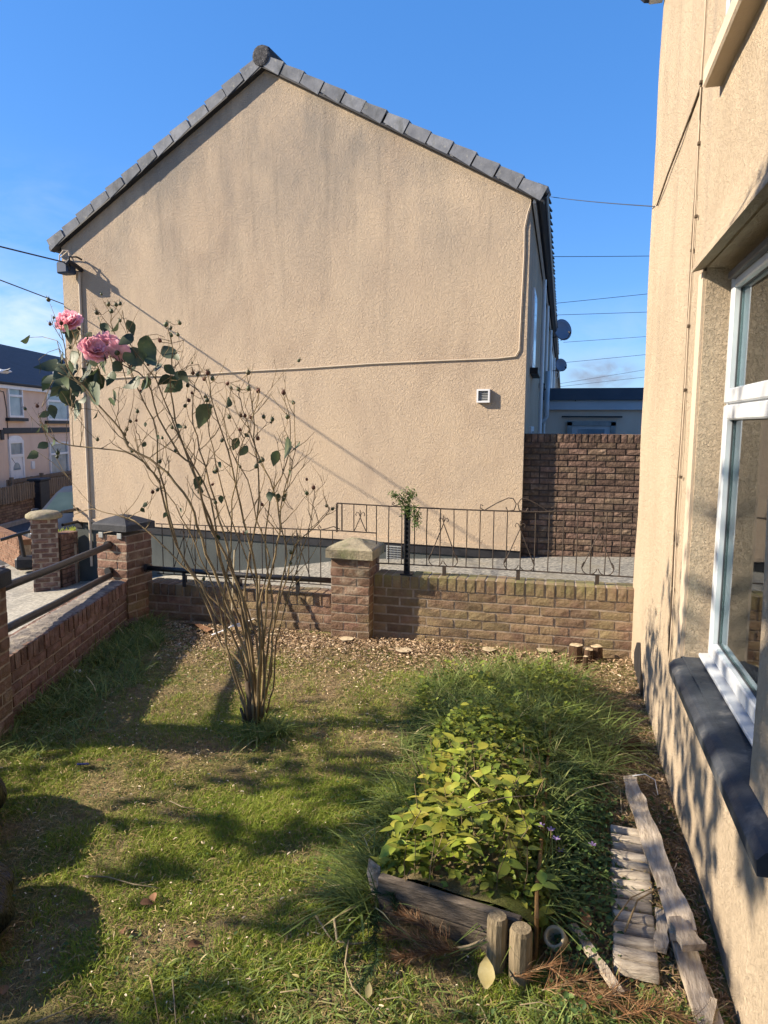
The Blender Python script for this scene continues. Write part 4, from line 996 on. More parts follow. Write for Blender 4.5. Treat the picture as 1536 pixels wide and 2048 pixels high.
# smooth reveal band round the window and the reveals themselves
MB().box((.003, WY1+.055, (WZ0+WZ1)/2), (.022, .11, WZ1-WZ0-.02)).build('reveal_bead', M_SMOOTH, ch_)
MB().box((.075, WY1-.004, (WZ0+WZ1)/2), (.14, .014, WZ1-WZ0)).build('reveal', M_HOUSE, ch_)
MB().box((.075, WY0+.004, (WZ0+WZ1)/2), (.14, .014, WZ1-WZ0)).build('reveal', M_HOUSE, ch_)
# bell cast hood above the window
MB().add([(-.066, y, z) if k == 0 else ((-.066, y, z) if k == 1 else (x, y, z)) for k, (x, y, z) in enumerate([])], [])
V = []
for y in (WY0-.14, WY1+.03):
    V += [(-.052, y, WZ1-.010), (-.049, y, WZ1+.006), (-.020, y, WZ1+.065), (-.003, y, WZ1+.19), (.16, y, WZ1+.19), (.16, y, WZ1-.0), (.0, y, WZ1+.004)]
F = [tuple(range(7)), tuple(range(13, 6, -1))]+[(k, k+7, (k+1) % 7+7, (k+1) % 7) for k in range(7)]
MB().add(V, [f[::-1] for f in F]).build('window_hood', M_HOUSE, ch_)
# window sill
V = []
for y, k in ((WY0-.34, 1), (WY0-.28, 1), (WY1-.03, 1), (WY1+.012, .35)):
    o_ = -.058*k
    V += [(o_, y, WZ0-.062), (o_-.004, y, WZ0-.02), (o_+.015, y, WZ0+.002), (.13 if WY0 < y < WY1 else -.001, y, WZ0+.018), (.13 if WY0 < y < WY1 else -.001, y, WZ0-.062)]
F = [(0, 1, 2, 3, 4), (19, 18, 17, 16, 15)]
for i in range(3):
    for k in range(5): F.append((i*5+k, (i+1)*5+k, (i+1)*5+(k+1) % 5, i*5+(k+1) % 5))
MB().add(V, [f[::-1] for f in F]).build('window_sill', M_SILL, ch_)
MB().box((.065, (WY0+WY1)/2, WZ0+.004), (.13, WY1-WY0, .02)).build('sill_top', M_SILL, ch_)
# window frame
wy0, wy1 = WY0+.012, WY1-.012; ZM = 1.865
fr = MB(); xf = .115
def bar(mb, y0, y1, z0, z1, x0, x1, ch=.004): mb.box(((x0+x1)/2, (y0+y1)/2, (z0+z1)/2), (x1-x0, y1-y0, z1-z0), ch=ch)
bar(fr, wy1-.055, wy1, WZ0+.015, WZ1, xf, .185); bar(fr, wy0, wy0+.055, WZ0+.015, WZ1, xf, .185)
bar(fr, wy0+.055, wy1-.055, WZ1-.06, WZ1, xf, .185); bar(fr, wy0+.055, wy1-.055, WZ0+.015, WZ0+.07, xf, .185); bar(fr, wy0+.055, wy1-.055, ZM-.035, ZM+.02, xf, .185)
wf = fr.build('window', M_UPVC, ch_)
for z0, z1 in ((ZM-.005, WZ1-.04), (WZ0+.05, ZM-.012)):
    sh = MB(); t_ = .062; x0 = .098; x1 = .16
    bar(sh, wy1-.03-t_, wy1-.03, z0, z1, x0, x1, .006); bar(sh, wy0+.03, wy0+.03+t_, z0, z1, x0, x1, .006)
    bar(sh, wy0+.03+t_, wy1-.03-t_, z1-t_, z1, x0, x1, .006); bar(sh, wy0+.03+t_, wy1-.03-t_, z0, z0+t_, x0, x1, .006)
    sh.build('sash', M_UPVC, wf)
    gk = MB(); a0, a1, b0, b1 = wy0+.03+t_, wy1-.03-t_, z0+t_, z1-t_
    bar(gk, a1-.004, a1, b0, b1, .124, .131, 0); bar(gk, a0, a0+.004, b0, b1, .124, .131, 0); bar(gk, a0+.004, a1-.004, b1-.004, b1, .124, .131, 0); bar(gk, a0+.004, a1-.004, b0, b0+.004, .124, .131, 0)
    gk.build('gasket', M_UPVCD, wf)
    MB().box((.135, (a0+a1)/2, (b0+b1)/2), (.006, a1-a0, b1-b0)).build('pane', M_GLASS, wf)
MB().box((.10, (wy0+wy1)/2-.03, WZ1-.055), (.06, wy1-wy0-.14, .03), ch=.004).build('trickle_vent', M_UPVCD, wf)
MB().box((.090, (wy0+wy1)/2, WZ0+.032), (.05, wy1-wy0-.005, .018), 0, Matrix.Rotation(R(-6), 4, 'Y'), ch=.004).build('cill_board', M_UPVC, wf)
# the room behind the glass
rm = MB(); rm.box((2.6, 2.8, 1.4), (.05, 4.4, 2.9)); rm.box((1.5, 5.0, 1.4), (2.2, .05, 2.9)); rm.box((1.5, .6, 1.4), (2.2, .05, 2.9)); rm.box((1.5, 2.8, 2.86), (2.2, 4.4, .05)); rm.box((1.5, 2.8, -.0), (2.2, 4.4, .05))
rm.build('room', M_ROOM, ch_)
cu = MB(); V = []; nn2 = 26
for i in range(nn2+1):
    y = wy1-.06-.30*i/nn2; V += [(.24+.022*math.sin(i*1.5), y, WZ0+.02), (.24+.022*math.sin(i*1.5), y, WZ1)]
cu.add(V, [(2*i, 2*i+1, 2*i+3, 2*i+2) for i in range(nn2)]); cu.build('curtain', M_CURT, ch_)
# upstairs sill and window recess
MB().box((.02, 2.60, 3.155), (.19, 1.36, .075), ch=.008).build('window_sill', M_SMOOTH, ch_)
uw = MB(); uw.box((-.002, 2.55, 3.9), (.012, 1.18, 1.38)); uw.build('upper_window', M_UPVCD, ch_)
uf = MB()
for y in (1.98, 2.55, 3.12): uf.box((-.012, y, 3.9), (.03, .07, 1.38))
uf.box((-.012, 2.55, 3.23), (.032, 1.2, .07)); uf.box((-.012, 2.55, 4.57), (.032, 1.2, .07)); uf.build('upper_frame', M_UPVC, ch_)
# eaves and gutter end at the top corner
MB().tube([(-.10, -4, 4.79), (-.10, 5.72, 4.79)], .055, 10).build('gutter', M_GUTTER, ch_)
MB().box((-.045, .86, 4.80), (.09, 9.75, .13)).build('fascia', M_WHITE, ch_)
V = [(-.16, -4.1, 4.86), (-.16, 5.80, 4.86), (4, 5.80, 6.9), (4, -4.1, 6.9), (8.4, 5.8, 4.86), (8.4, -4.1, 4.86)]
MB().add(V+[(a, b, c+.09) for a, b, c in V], [(0, 1, 2, 3), (3, 2, 4, 5), (6, 9, 8, 7), (9, 11, 10, 8), (0, 6, 7, 1), (1, 7, 8, 2), (2, 8, 10, 4)]).build('roof', M_SLATE, ch_)
# black damp patch at the foot of the corner
V = [(-.012, 4.75, -.02), (-.012, 5.25, -.02), (-.012, 5.32, .12), (-.012, 5.18, .24), (-.012, 4.98, .30), (-.012, 4.88, .16), (-.012, 4.76, .10)]
MB().add(V, [tuple(range(6, -1, -1))]).build('plinth_patch', M_BLACK, ch_)
# cables clipped to the wall
def wc(name, pts, r=.0055, mt=M_CABLE):
    return MB().tube([(x, y, z) for x, y, z in pts], r, 6).build(name, mt, ch_)
def hx(px, py, off=-.013):
    p = atX(px, py, XH+off); return (off, p.y, p.z)
wc('wall_cable', [hx(*p) for p in ((1412, 0), (1407, 90), (1402, 165), (1398, 260), (1390, 420), (1382, 560), (1377, 640), (1370, 780), (1362, 900), (1358, 960), (1352, 1080), (1347, 1190), (1341, 1290), (1338, 1325))], .0042, M_SMOOTH)
wc('wall_cable', [hx(*p, -.011) for p in ((1404, 175), (1396, 300), (1385, 470), (1378, 600), (1371, 740), (1363, 860), (1351, 1020), (1344, 1180), (1337, 1300), (1340, 1330))], .0045, M_CANEO)
wc('wall_cable', [hx(*p) for p in ((1402, 172), (1383, 225), (1360, 285), (1335, 350), (1314, 411))], .0055, M_CANEO)
for p in ((1402, 165), (1398, 287), (1392, 433), (1384, 500), (1377, 652), (1370, 780), (1361, 954), (1350, 1087), (1346, 1178)):
    q = hx(*p, -.014); MB().box(q, (.014, .022, .014), ch=.002).build('cable_clip', M_CANEO, ch_)

# ================================================================== SCATTER TOOLS
def vnoise(x, y, s, seed=0):
    """smooth value noise in [0,1], numpy"""
    r = np.random.default_rng(1000+seed).random((64, 64)); x = np.asarray(x)*s+100; y = np.asarray(y)*s+100
    xi = np.floor(x).astype(int); yi = np.floor(y).astype(int); fx = x-xi; fy = y-yi; fx = fx*fx*(3-2*fx); fy = fy*fy*(3-2*fy)
    g = lambda a, b: r[a % 64, b % 64]
    return (g(xi, yi)*(1-fx)+g(xi+1, yi)*fx)*(1-fy)+(g(xi, yi+1)*(1-fx)+g(xi+1, yi+1)*fx)*fy
def fbm(x, y, s, seed=0): return (vnoise(x, y, s, seed)+.5*vnoise(x, y, s*2.1, seed+1)+.25*vnoise(x, y, s*4.3, seed+2))/1.75
def gz(x, y): return .012*np.sin(2.1*x+1.3)*np.cos(1.7*y)+.008*np.sin(5.3*x+2.2*y)+.006*np.cos(7.7*y-3.1*x)
def wallx(y): return WB.x-(y-3.25)*.2713+.11          # inner face of the left garden wall
def blades(name, P, h, w, lean, col, mt, seg=2, azim=None, droop=.5, label=None, parent=None):
    n = len(P); az = RNG.random(n)*2*np.pi if azim is None else azim
    fa = az+RNG.normal(0, .5, n)+np.pi/2
    side = np.stack([np.cos(fa), np.sin(fa), np.zeros(n)], 1)*w[:, None]/2
    out = np.stack([np.cos(az), np.sin(az), np.zeros(n)], 1)
    V = []; 
    for k in range(seg+1):
        t = k/seg; up = h*(t-droop*lean*t*t*.8); ho = h*lean*t**1.7
        c = P+out*ho[:, None]; c[:, 2] += up
        if k < seg: s = side*(1-.45*t); V += [c-s, c+s]
        else: V += [c]
    m = 2*seg+1; VV = np.stack(V, 1).reshape(-1, 3); b = np.arange(n)*m
    F4 = [np.stack([b+2*k, b+2*k+1, b+2*k+3, b+2*k+2], 1) for k in range(seg-1)]
    F3 = np.stack([b+2*seg-2, b+2*seg-1, b+2*seg], 1)
    at_ = np.repeat(col, m)
    me = fast_mesh(name, VV, np.concatenate(F4) if F4 else None, F3, at_)
    o = link(name, me, mt, parent); tag(o, label, kind='stuff'); return o
def flakes(name, P, L, w, col, mt, tilt=.5, label=None, parent=None, curl=.15):
    n = len(P); az = RNG.random(n)*2*np.pi
    d = np.stack([np.cos(az), np.sin(az), RNG.normal(0, tilt, n)*.6], 1); d /= np.linalg.norm(d, axis=1)[:, None]
    s = np.stack([-np.sin(az), np.cos(az), RNG.normal(0, tilt, n)], 1); s /= np.linalg.norm(s, axis=1)[:, None]
    up = np.cross(d, s)
    a = P-d*L[:, None]/2; b_ = P+d*L[:, None]/2; m_ = P+up*(L*curl)[:, None]
    sw = s*w[:, None]/2
    V = np.stack([a-sw*.6, a+sw*.8, m_-sw, m_+sw, b_-sw*.8, b_+sw*.5], 1).reshape(-1, 3); b = np.arange(n)*6
    F = np.concatenate([np.stack([b, b+1, b+3, b+2], 1), np.stack([b+2, b+3, b+5, b+4], 1)])
    me = fast_mesh(name, V, F, None, np.repeat(col, 6))
    o = link(name, me, mt, parent); tag(o, label, kind='stuff'); return o
def leaflets(name, P, L, col, mt, label=None, parent=None, flat=.5, aspect=.62):
    """small ovate leaves: a folded hexagon each"""
    n = len(P); az = RNG.random(n)*2*np.pi
    d = np.stack([np.cos(az), np.sin(az), RNG.normal(0, flat, n)*.6], 1); d /= np.linalg.norm(d, axis=1)[:, None]
    s = np.stack([-np.sin(az), np.cos(az), RNG.normal(0, flat, n)*.7], 1); s -= d*(s*d).sum(1)[:, None]; s /= np.linalg.norm(s, axis=1)[:, None]
    up = np.cross(d, s); up *= np.sign(up[:, 2:3]+1e-6)
    Lc = L[:, None]; W_ = Lc*aspect/2
    v = [P-d*Lc*.5, P-d*Lc*.15+s*W_*.9+up*Lc*.10, P+d*Lc*.22+s*W_*.85+up*Lc*.07, P+d*Lc*.5-up*Lc*.08, P+d*Lc*.22-s*W_*.85+up*Lc*.07, P-d*Lc*.15-s*W_*.9+up*Lc*.10]
    V = np.stack(v, 1).reshape(-1, 3); b = np.arange(n)*6
    F = np.concatenate([np.stack([b, b+1, b+2, b+3], 1), np.stack([b, b+3, b+4, b+5], 1)])
    me = fast_mesh(name, V, F, None, np.repeat(col, 6))
    o = link(name, me, mt, parent); tag(o, label, kind='stuff'); return o

# ================================================================== LAWN
def inbed(x, y): return (x > -.60) & (x < .02) & (y > 2.2) & (y < 3.75)
def lawn_points(n, y0=1.3, y1=5.2):
    y = RNG.uniform(y0, y1, n); x = RNG.uniform(-3.9, .56, n)
    return x, y
n0 = 330000
x, y = lawn_points(n0)
x[:130000] = RNG.uniform(-2.7, .5, 130000); y[:130000] = RNG.uniform(1.6, 3.2, 130000)
g = fbm(x, y, 2.2, 3); g2 = fbm(x, y, 7, 9)
dens = np.clip((g*.6+g2*.4-.34)*4.2, .07, 1)
dens *= np.clip((4.98-y+.25*(fbm(x, y, 4, 20)-.5)*2)*3.0, 0.0, 1)          # fades into the wood chips
dens *= np.clip((.12-x)*5, 0.03, 1)+.35*(y < 2.15)*(x > .1)                  # and into the bare strip by the house
bush = np.exp(-((x+1.68)**2+(y-3.72)**2)/.02); dens = np.clip(dens+bush, 0, 1)
ok = (RNG.random(n0) < dens) & (x > wallx(y)) & (~inbed(x, y)) & (x < .55)
x, y, g, g2 = x[ok], y[ok], g[ok], g2[ok]
print('lawn blades', len(x))
hh_ = RNG.uniform(.016, .042, len(x))*(0.55+1.0*g+.35*g2)+.03*np.exp(-((x+1.66)**2+(y-3.66)**2)/.03)
P = np.stack([x, y, gz(x, y)-.004], 1)
col = np.clip(.12+.85*g2*RNG.random(len(x))+.20*(g-.5)+.06*RNG.normal(0, 1, len(x))+.30*(RNG.random(len(x)) < .10), 0, 1)
blades('lawn_grass', P, hh_, RNG.uniform(.0018, .0038, len(x)), RNG.uniform(.3, 1.5, len(x)), col, M_GRASS, 2, label='short patchy green and dry lawn grass')
n1_ = 75000; x, y = lawn_points(n1_, 1.4, 5.3); ok = (x > wallx(y)) & (~inbed(x, y)) & (x < .54); x, y = x[ok], y[ok]
c_ = np.clip(RNG.beta(1.6, 3.0, len(x))+.25*(fbm(x, y, 3, 40)-.5), 0, 1)
P = np.stack([x, y, gz(x, y)+RNG.uniform(.0, .020, len(x))], 1)
flakes('dry_clippings', P, RNG.uniform(.010, .038, len(x)), RNG.uniform(.0015, .0035, len(x)), c_, M_CLIP, .35, 'dry brown grass clippings scattered in the lawn')
# wood chips and leaf litter along the front wall and in the house corner
n2_ = 46000; x = RNG.uniform(-3.5, .57, n2_); y = 5.50-np.abs(RNG.normal(0, .50, n2_))
y = np.where(x > .05, 5.52-RNG.random(n2_)**1.1*2.0, y)
ok = (x > wallx(y)+.02) & (y < 5.54) & (y > 3.5) & ~((x > -1.83) & (x < -1.45) & (y > 5.42)) & (RNG.random(n2_) < .35+.65*fbm(x, y, 3, 60))
x, y = x[ok], y[ok]; P = np.stack([x, y, gz(x, y)+RNG.random(len(x))**1.5*.035*np.clip((y-4.5)*1.4, .15, 1)], 1)
flakes('wood_chips', P, RNG.uniform(.008, .034, len(x)), RNG.uniform(.003, .011, len(x)), np.clip(RNG.beta(1.5, 1.9, len(x)), 0, 1), M_CHIP, .6, 'tan wood chips and leaf litter along the foot of the brick wall')
n3_ = 16000; x = RNG.uniform(.03, .56, n3_); y = RNG.uniform(1.7, 4.9, n3_); P = np.stack([x, y, gz(x, y)+RNG.random(n3_)*.012], 1)
flakes('twig_litter', P, RNG.uniform(.008, .05, n3_), RNG.uniform(.002, .006, n3_), np.clip(RNG.beta(1.2, 3.2, n3_), 0, 1), M_CHIP, .5, 'brown twigs and litter on the bare strip beside the house')
# pale crumbs of cut wood in the lawn
n4_ = 900; x = RNG.uniform(-3.2, 0, n4_); y = RNG.uniform(1.7, 5, n4_); ok = (x > wallx(y)) & ~inbed(x, y); x, y = x[ok], y[ok]
P = np.stack([x, y, gz(x, y)+RNG.uniform(.012, .03, len(x))], 1)
flakes('wood_crumbs', P, RNG.uniform(.006, .018, len(x)), RNG.uniform(.003, .007, len(x)), RNG.uniform(.75, 1, len(x)), M_CHIP, .4, 'pale crumbs of cut wood in the lawn')
# long grass
def clump(cx, cy, rx, ry, n, h0, h1, lean=(.5, 1.6), az=None, z=0, gap=.0):
    a = RNG.random(n)*2*np.pi; r = np.sqrt(RNG.random(n)); x = cx+rx*r*np.cos(a); y = cy+ry*r*np.sin(a)
    k = (x > wallx(y)+.01) & (x < .56); x, y = x[k], y[k]; n = len(x)
    return np.stack([x, y, gz(x, y)+z-.005], 1), RNG.uniform(h0, h1, n), RNG.uniform(*lean, n), (RNG.random(n)*2*np.pi if az is None else RNG.normal(az, .8, n))
parts = [clump(-3.05, 3.95, .35, .55, 1300, .06, .20), clump(-3.30, 4.75, .30, .38, 1700, .08, .22), clump(-3.40, 5.25, .14, .12, 260, .08, .20), clump(-2.85, 3.3, .3, .4, 700, .05, .14),
         clump(-.30, 4.35, .55, .50, 3000, .10, .30), clump(-.10, 4.72, .30, .30, 800, .12, .32), clump(.10, 4.0, .28, .60, 1500, .08, .26), clump(-.58, 3.75, .24, .36, 1000, .05, .14),
         clump(-.62, 2.85, .09, .48, 600, .08, .20, az=3.6), clump(-.62, 2.4, .07, .20, 300, .10, .24, az=3.5), clump(-.25, 3.75, .35, .30, 1500, .12, .26, z=.05),
         clump(-1.60, 3.62, .13, .12, 520, .06, .16), clump(-.30, 1.85, .9, .2, 1500, .03, .075), clump(.25, 1.92, .30, .22, 800, .04, .11), clump(-.05, 3.1, .12, .9, 700, .1, .22, z=.06), clump(-3.42, 5.36, .05, .05, 60, .12, .22)]
P = np.concatenate([p[0] for p in parts]); h = np.concatenate([p[1] for p in parts]); le = np.concatenate([p[2] for p in parts]); az = np.concatenate([p[3] for p in parts])
col = np.clip(RNG.beta(2.2, 2.6, len(P))*.9+.35*(RNG.random(len(P)) < .10), 0, 1)
blades('long_grass', P, h, RNG.uniform(.0025, .0080, len(P))*np.where(RNG.random(len(P)) < .1, 1.6, 1), le*RNG.uniform(.6, 1.7, len(P)), col, M_LONG, 4, az, label='long arching green grass round the bed and along the left wall')
# weeds: clover-like leaves on the bare strip and bed foot
n5 = 4200; x = np.concatenate([RNG.normal(.12, .09, n5), RNG.normal(.44, .06, 500), RNG.normal(-.45, .22, 700), RNG.normal(.38, .12, 500)]); y = np.concatenate([RNG.normal(2.95, .45, n5), RNG.uniform(2.0, 3.4, 500), RNG.normal(4.0, .35, 700), RNG.uniform(1.75, 2.15, 500)])
k = (x > .0) & (x < .55) | (y > 3.6); x, y = x[k], y[k]
P = np.stack([x, y, gz(x, y)+.01+RNG.random(len(x))*.09*np.exp(-((x-.1)**2)/.02)], 1)
leaflets('ground_cover_weeds', P, RNG.uniform(.012, .030, len(x)), np.clip(RNG.beta(1.6, 2.6, len(x)), 0, 1), M_WEED, 'dark green creeping weeds between the bed and the log edging')

n7 = 3600; a_ = RNG.random(n7)*6.283; r7 = np.sqrt(RNG.random(n7)); x = -.28+.55*r7*np.cos(a_); y = 4.25+.60*r7*np.sin(a_); k = (fbm(x, y, 5, 77) > .47) & (x < .5); x, y = x[k], y[k]
leaflets('broadleaf_weeds', np.stack([x, y, .03+RNG.random(len(x))**1.4*.17], 1), RNG.uniform(.018, .050, len(x)), np.clip(RNG.beta(1.8, 1.8, len(x)), 0, 1), M_BEDA, 'broad leaved weeds among the long grass behind the bed')
n8 = 9000; x, y = lawn_points(n8, 1.6, 4.9); k = (x > wallx(y)) & (~inbed(x, y)) & (fbm(x, y, 3.3, 88) > .56) & (x < .1); x, y = x[k], y[k]
leaflets('lawn_weeds', np.stack([x, y, gz(x, y)+RNG.uniform(.006, .028, len(x))], 1), RNG.uniform(.008, .020, len(x)), np.clip(RNG.beta(2, 2, len(x)), 0, 1), M_WEED, 'small round leaved weeds in patches of the lawn')

# ================================================================== RAISED BED
bed = empty('raised_bed', (-.30, 2.9, 0), 0, 'low timber edged planting bed full of yellow green leaves in front of the house wall', 'planting bed')
def wl_(o, p): return Vector(p)-o.location
# soil mound
V = []; F = []; ni, nj = 16, 26
for j in range(nj+1):
    for i in range(ni+1):
        u_ = i/ni; v_ = j/nj; x = -.585+.56*u_; y = 2.335-.105*u_+(3.75-2.3)*v_
        z = .10+.06*math.sin(math.pi*u_)+.015*math.sin(9*u_+7*v_)
        if v_ > .8: z *= 1-(v_-.8)*4.6
        if u_ < .15: z *= .2+u_*5.3
        V.append(wl_(bed, (x, y, max(z, .0))))
for j in range(nj):
    for i in range(ni): a = j*(ni+1)+i; F.append((a, a+1, a+ni+2, a+ni+1))
MB().add(V, F).build('bed_soil', M_SOIL, bed, True)
a0 = Vector((-.585, 2.32, 0)); a1 = Vector((-.075, 2.215, 0)); ba = math.atan2(a1.y-a0.y, a1.x-a0.x); bm = (a0+a1)/2
for z0, z1, dy, mt_ in ((-.02, .062, .0, M_WOODD), (.066, .148, .006, M_WOODD)):
    m2 = MB(); L_ = (a1-a0).length
    m2.box(tuple(wl_(bed, (bm.x, bm.y-dy, (z0+z1)/2))), (L_, .036, z1-z0), ba, ch=.005); m2.build('board', mt_, bed)
for px_, py_, h_, r_ in ((-.150, 2.165, .175, .034), (-.072, 2.140, .165, .037)):
    q = wl_(bed, (px_, py_, 0)); MB().lathe([(r_*.98, -.03), (r_, .05), (r_*.98, h_*.92), (r_*.86, h_), (.001, h_+.002)], c=q, n=12).build('round_post', M_POST, bed)
for i in range(7):
    ya = 2.22+i*.27; m2 = MB(); m2.box(tuple(wl_(bed, (-.030+i*.004, ya+.13, .065+random.uniform(-.02, .01)))), (.014, .255, .13+random.uniform(-.03, .03)), random.uniform(-.04, .04), Matrix.Rotation(random.uniform(-.06, .06), 4, 'X'), ch=.004); m2.build('edging_strip', M_STRIP, bed)
# broken pale shard at the left end of the board
m2 = MB().prism([(0, 0), (.045, -.02), (.06, -.10), (.05, -.16), (.03, -.12), (.0, -.05)], -.006, .006); o = m2.build('wood_shard', M_WOOD)
o.location = (-.64, 2.37, .165); o.rotation_euler = (R(-25), R(8), R(12)); tag(o, 'pale splintered wood shard leaning at the left end of the bed board', 'wood shard')

# leafy plant filling the bed
lp_ = empty('leafy_plant', (-.30, 2.85, .1), 0, 'yellow green leafy plant with orange tinged leaves filling the raised bed', 'plant')
def ovate(name, m, fold=.22, droop=.18, wid=.56, ser=.03, rows=6):
    V = []; F = []
    for i in range(rows+1):
        t = i/rows; w = wid/2*math.sin(math.pi*min(1, t*.96+.02)**.80)*(1-.15*t)+(.004 if i in (0, rows) else 0)
        zc = -droop*t*t; ww = w*(1+ser*(-1)**i)
        V += [(-ww, t, zc+fold*ww), (0, t, zc), (ww, t, zc+fold*ww)]
    for i in range(rows):
        a = i*3; F += [(a, a+1, a+4, a+3), (a+1, a+2, a+5, a+4)]
    me = bpy.data.meshes.new(name); me.from_pydata(V, [], F); me.polygons.foreach_set('use_smooth', np.ones(len(F), bool)); me.update(); me.materials.append(m); return me
BL_ = [ovate('leaf', M_BEDL, random.uniform(.1, .35), random.uniform(.05, .35), random.uniform(.5, .66)) for _ in range(5)]
cnt = 0
while cnt < 291:
    u_ = random.random(); v_ = random.random()**1.25; x = -.60+.60*u_; y = 2.37-.07*u_+1.25*v_
    if y > 3.05 and random.random() < .4: continue
    prof_ = max(0, math.sin(math.pi*min(1, max(0, (x+.66)/.70))))
    z = .12+.19*prof_*(1 if y > 2.45 else .50+.50*(y-2.28)/.17)+random.uniform(-.05, .035)
    a = random.random()*6.28
    for k in range(3):
        s_ = random.uniform(.036, .080)*(1 if v_ < .7 else .8)
        o = link('leaf', random.choice(BL_), None, lp_, tuple(Vector((x+random.uniform(-.006, .006), y+random.uniform(-.006, .006), z))-Vector((-.30, 2.85, .1))), (random.uniform(-.35, .45), random.uniform(-.35, .35), a+k*2.09+random.uniform(-.25, .25)), (s_, s_, s_))
        cnt += 1
n6 = 4400; u_ = RNG.random(n6); v_ = RNG.random(n6); x = -.62+.62*u_; y = 2.34-.07*u_+1.5*v_
pr = np.sin(np.pi*np.clip((x+.66)/.70, 0, 1)); z = .08+RNG.random(n6)*.21*pr*np.clip((y-2.2)*5, .4, 1)
leaflets('small_leaves', np.stack([x, y, z], 1)-np.array([-.30, 2.85, .1]), RNG.uniform(.022, .052, n6), np.clip(RNG.beta(1.6, 1.9, n6), 0, 1), M_BEDA, parent=lp_)
m2 = MB()
for i in range(70):
    x = random.uniform(-.56, -.04); y = random.uniform(2.3, 3.3); z = .08; m2.tube([(x+.30, y-2.85, z-.1), (x+.30+random.uniform(-.03, .03), y-2.85, z+.03), (x+.30+random.uniform(-.06, .06), y-2.85+random.uniform(-.04, .04), z+.13)], .0016, 4)
tag(m2.build('stems', M_CANE, lp_), kind='stuff')
# purple flowers at the bed's right edge
for k, (px, py) in enumerate(((1082, 1652), (1102, 1660), (1112, 1678), (1120, 1702), (1185, 1690))):
    q = atZ(px, py, .17 if k < 3 else .08); fl = empty('purple_flower', tuple(q), random.random()*6, 'small lilac flower, %s of the five by the bed' % ('topmost', 'second from the top', 'third from the top', 'lowest', 'rightmost')[k], 'flower', 'small lilac flowers by the bed')
    for j in range(5):
        a = j*1.257; MB().add([(0, 0, 0), (.008*math.cos(a-.5), .008*math.sin(a-.5), .003), (.017*math.cos(a-.2), .017*math.sin(a-.2), .006), (.017*math.cos(a+.25), .017*math.sin(a+.25), .006), (.008*math.cos(a+.5), .008*math.sin(a+.5), .003)], [(0, 1, 2, 3, 4)]).build('petal', M_PURPLE, fl)
    MB().tube([(0, 0, 0), (.004, .003, -.06), (.0, .01, -.14)], .0012, 4).build('stem', M_CANE, fl)

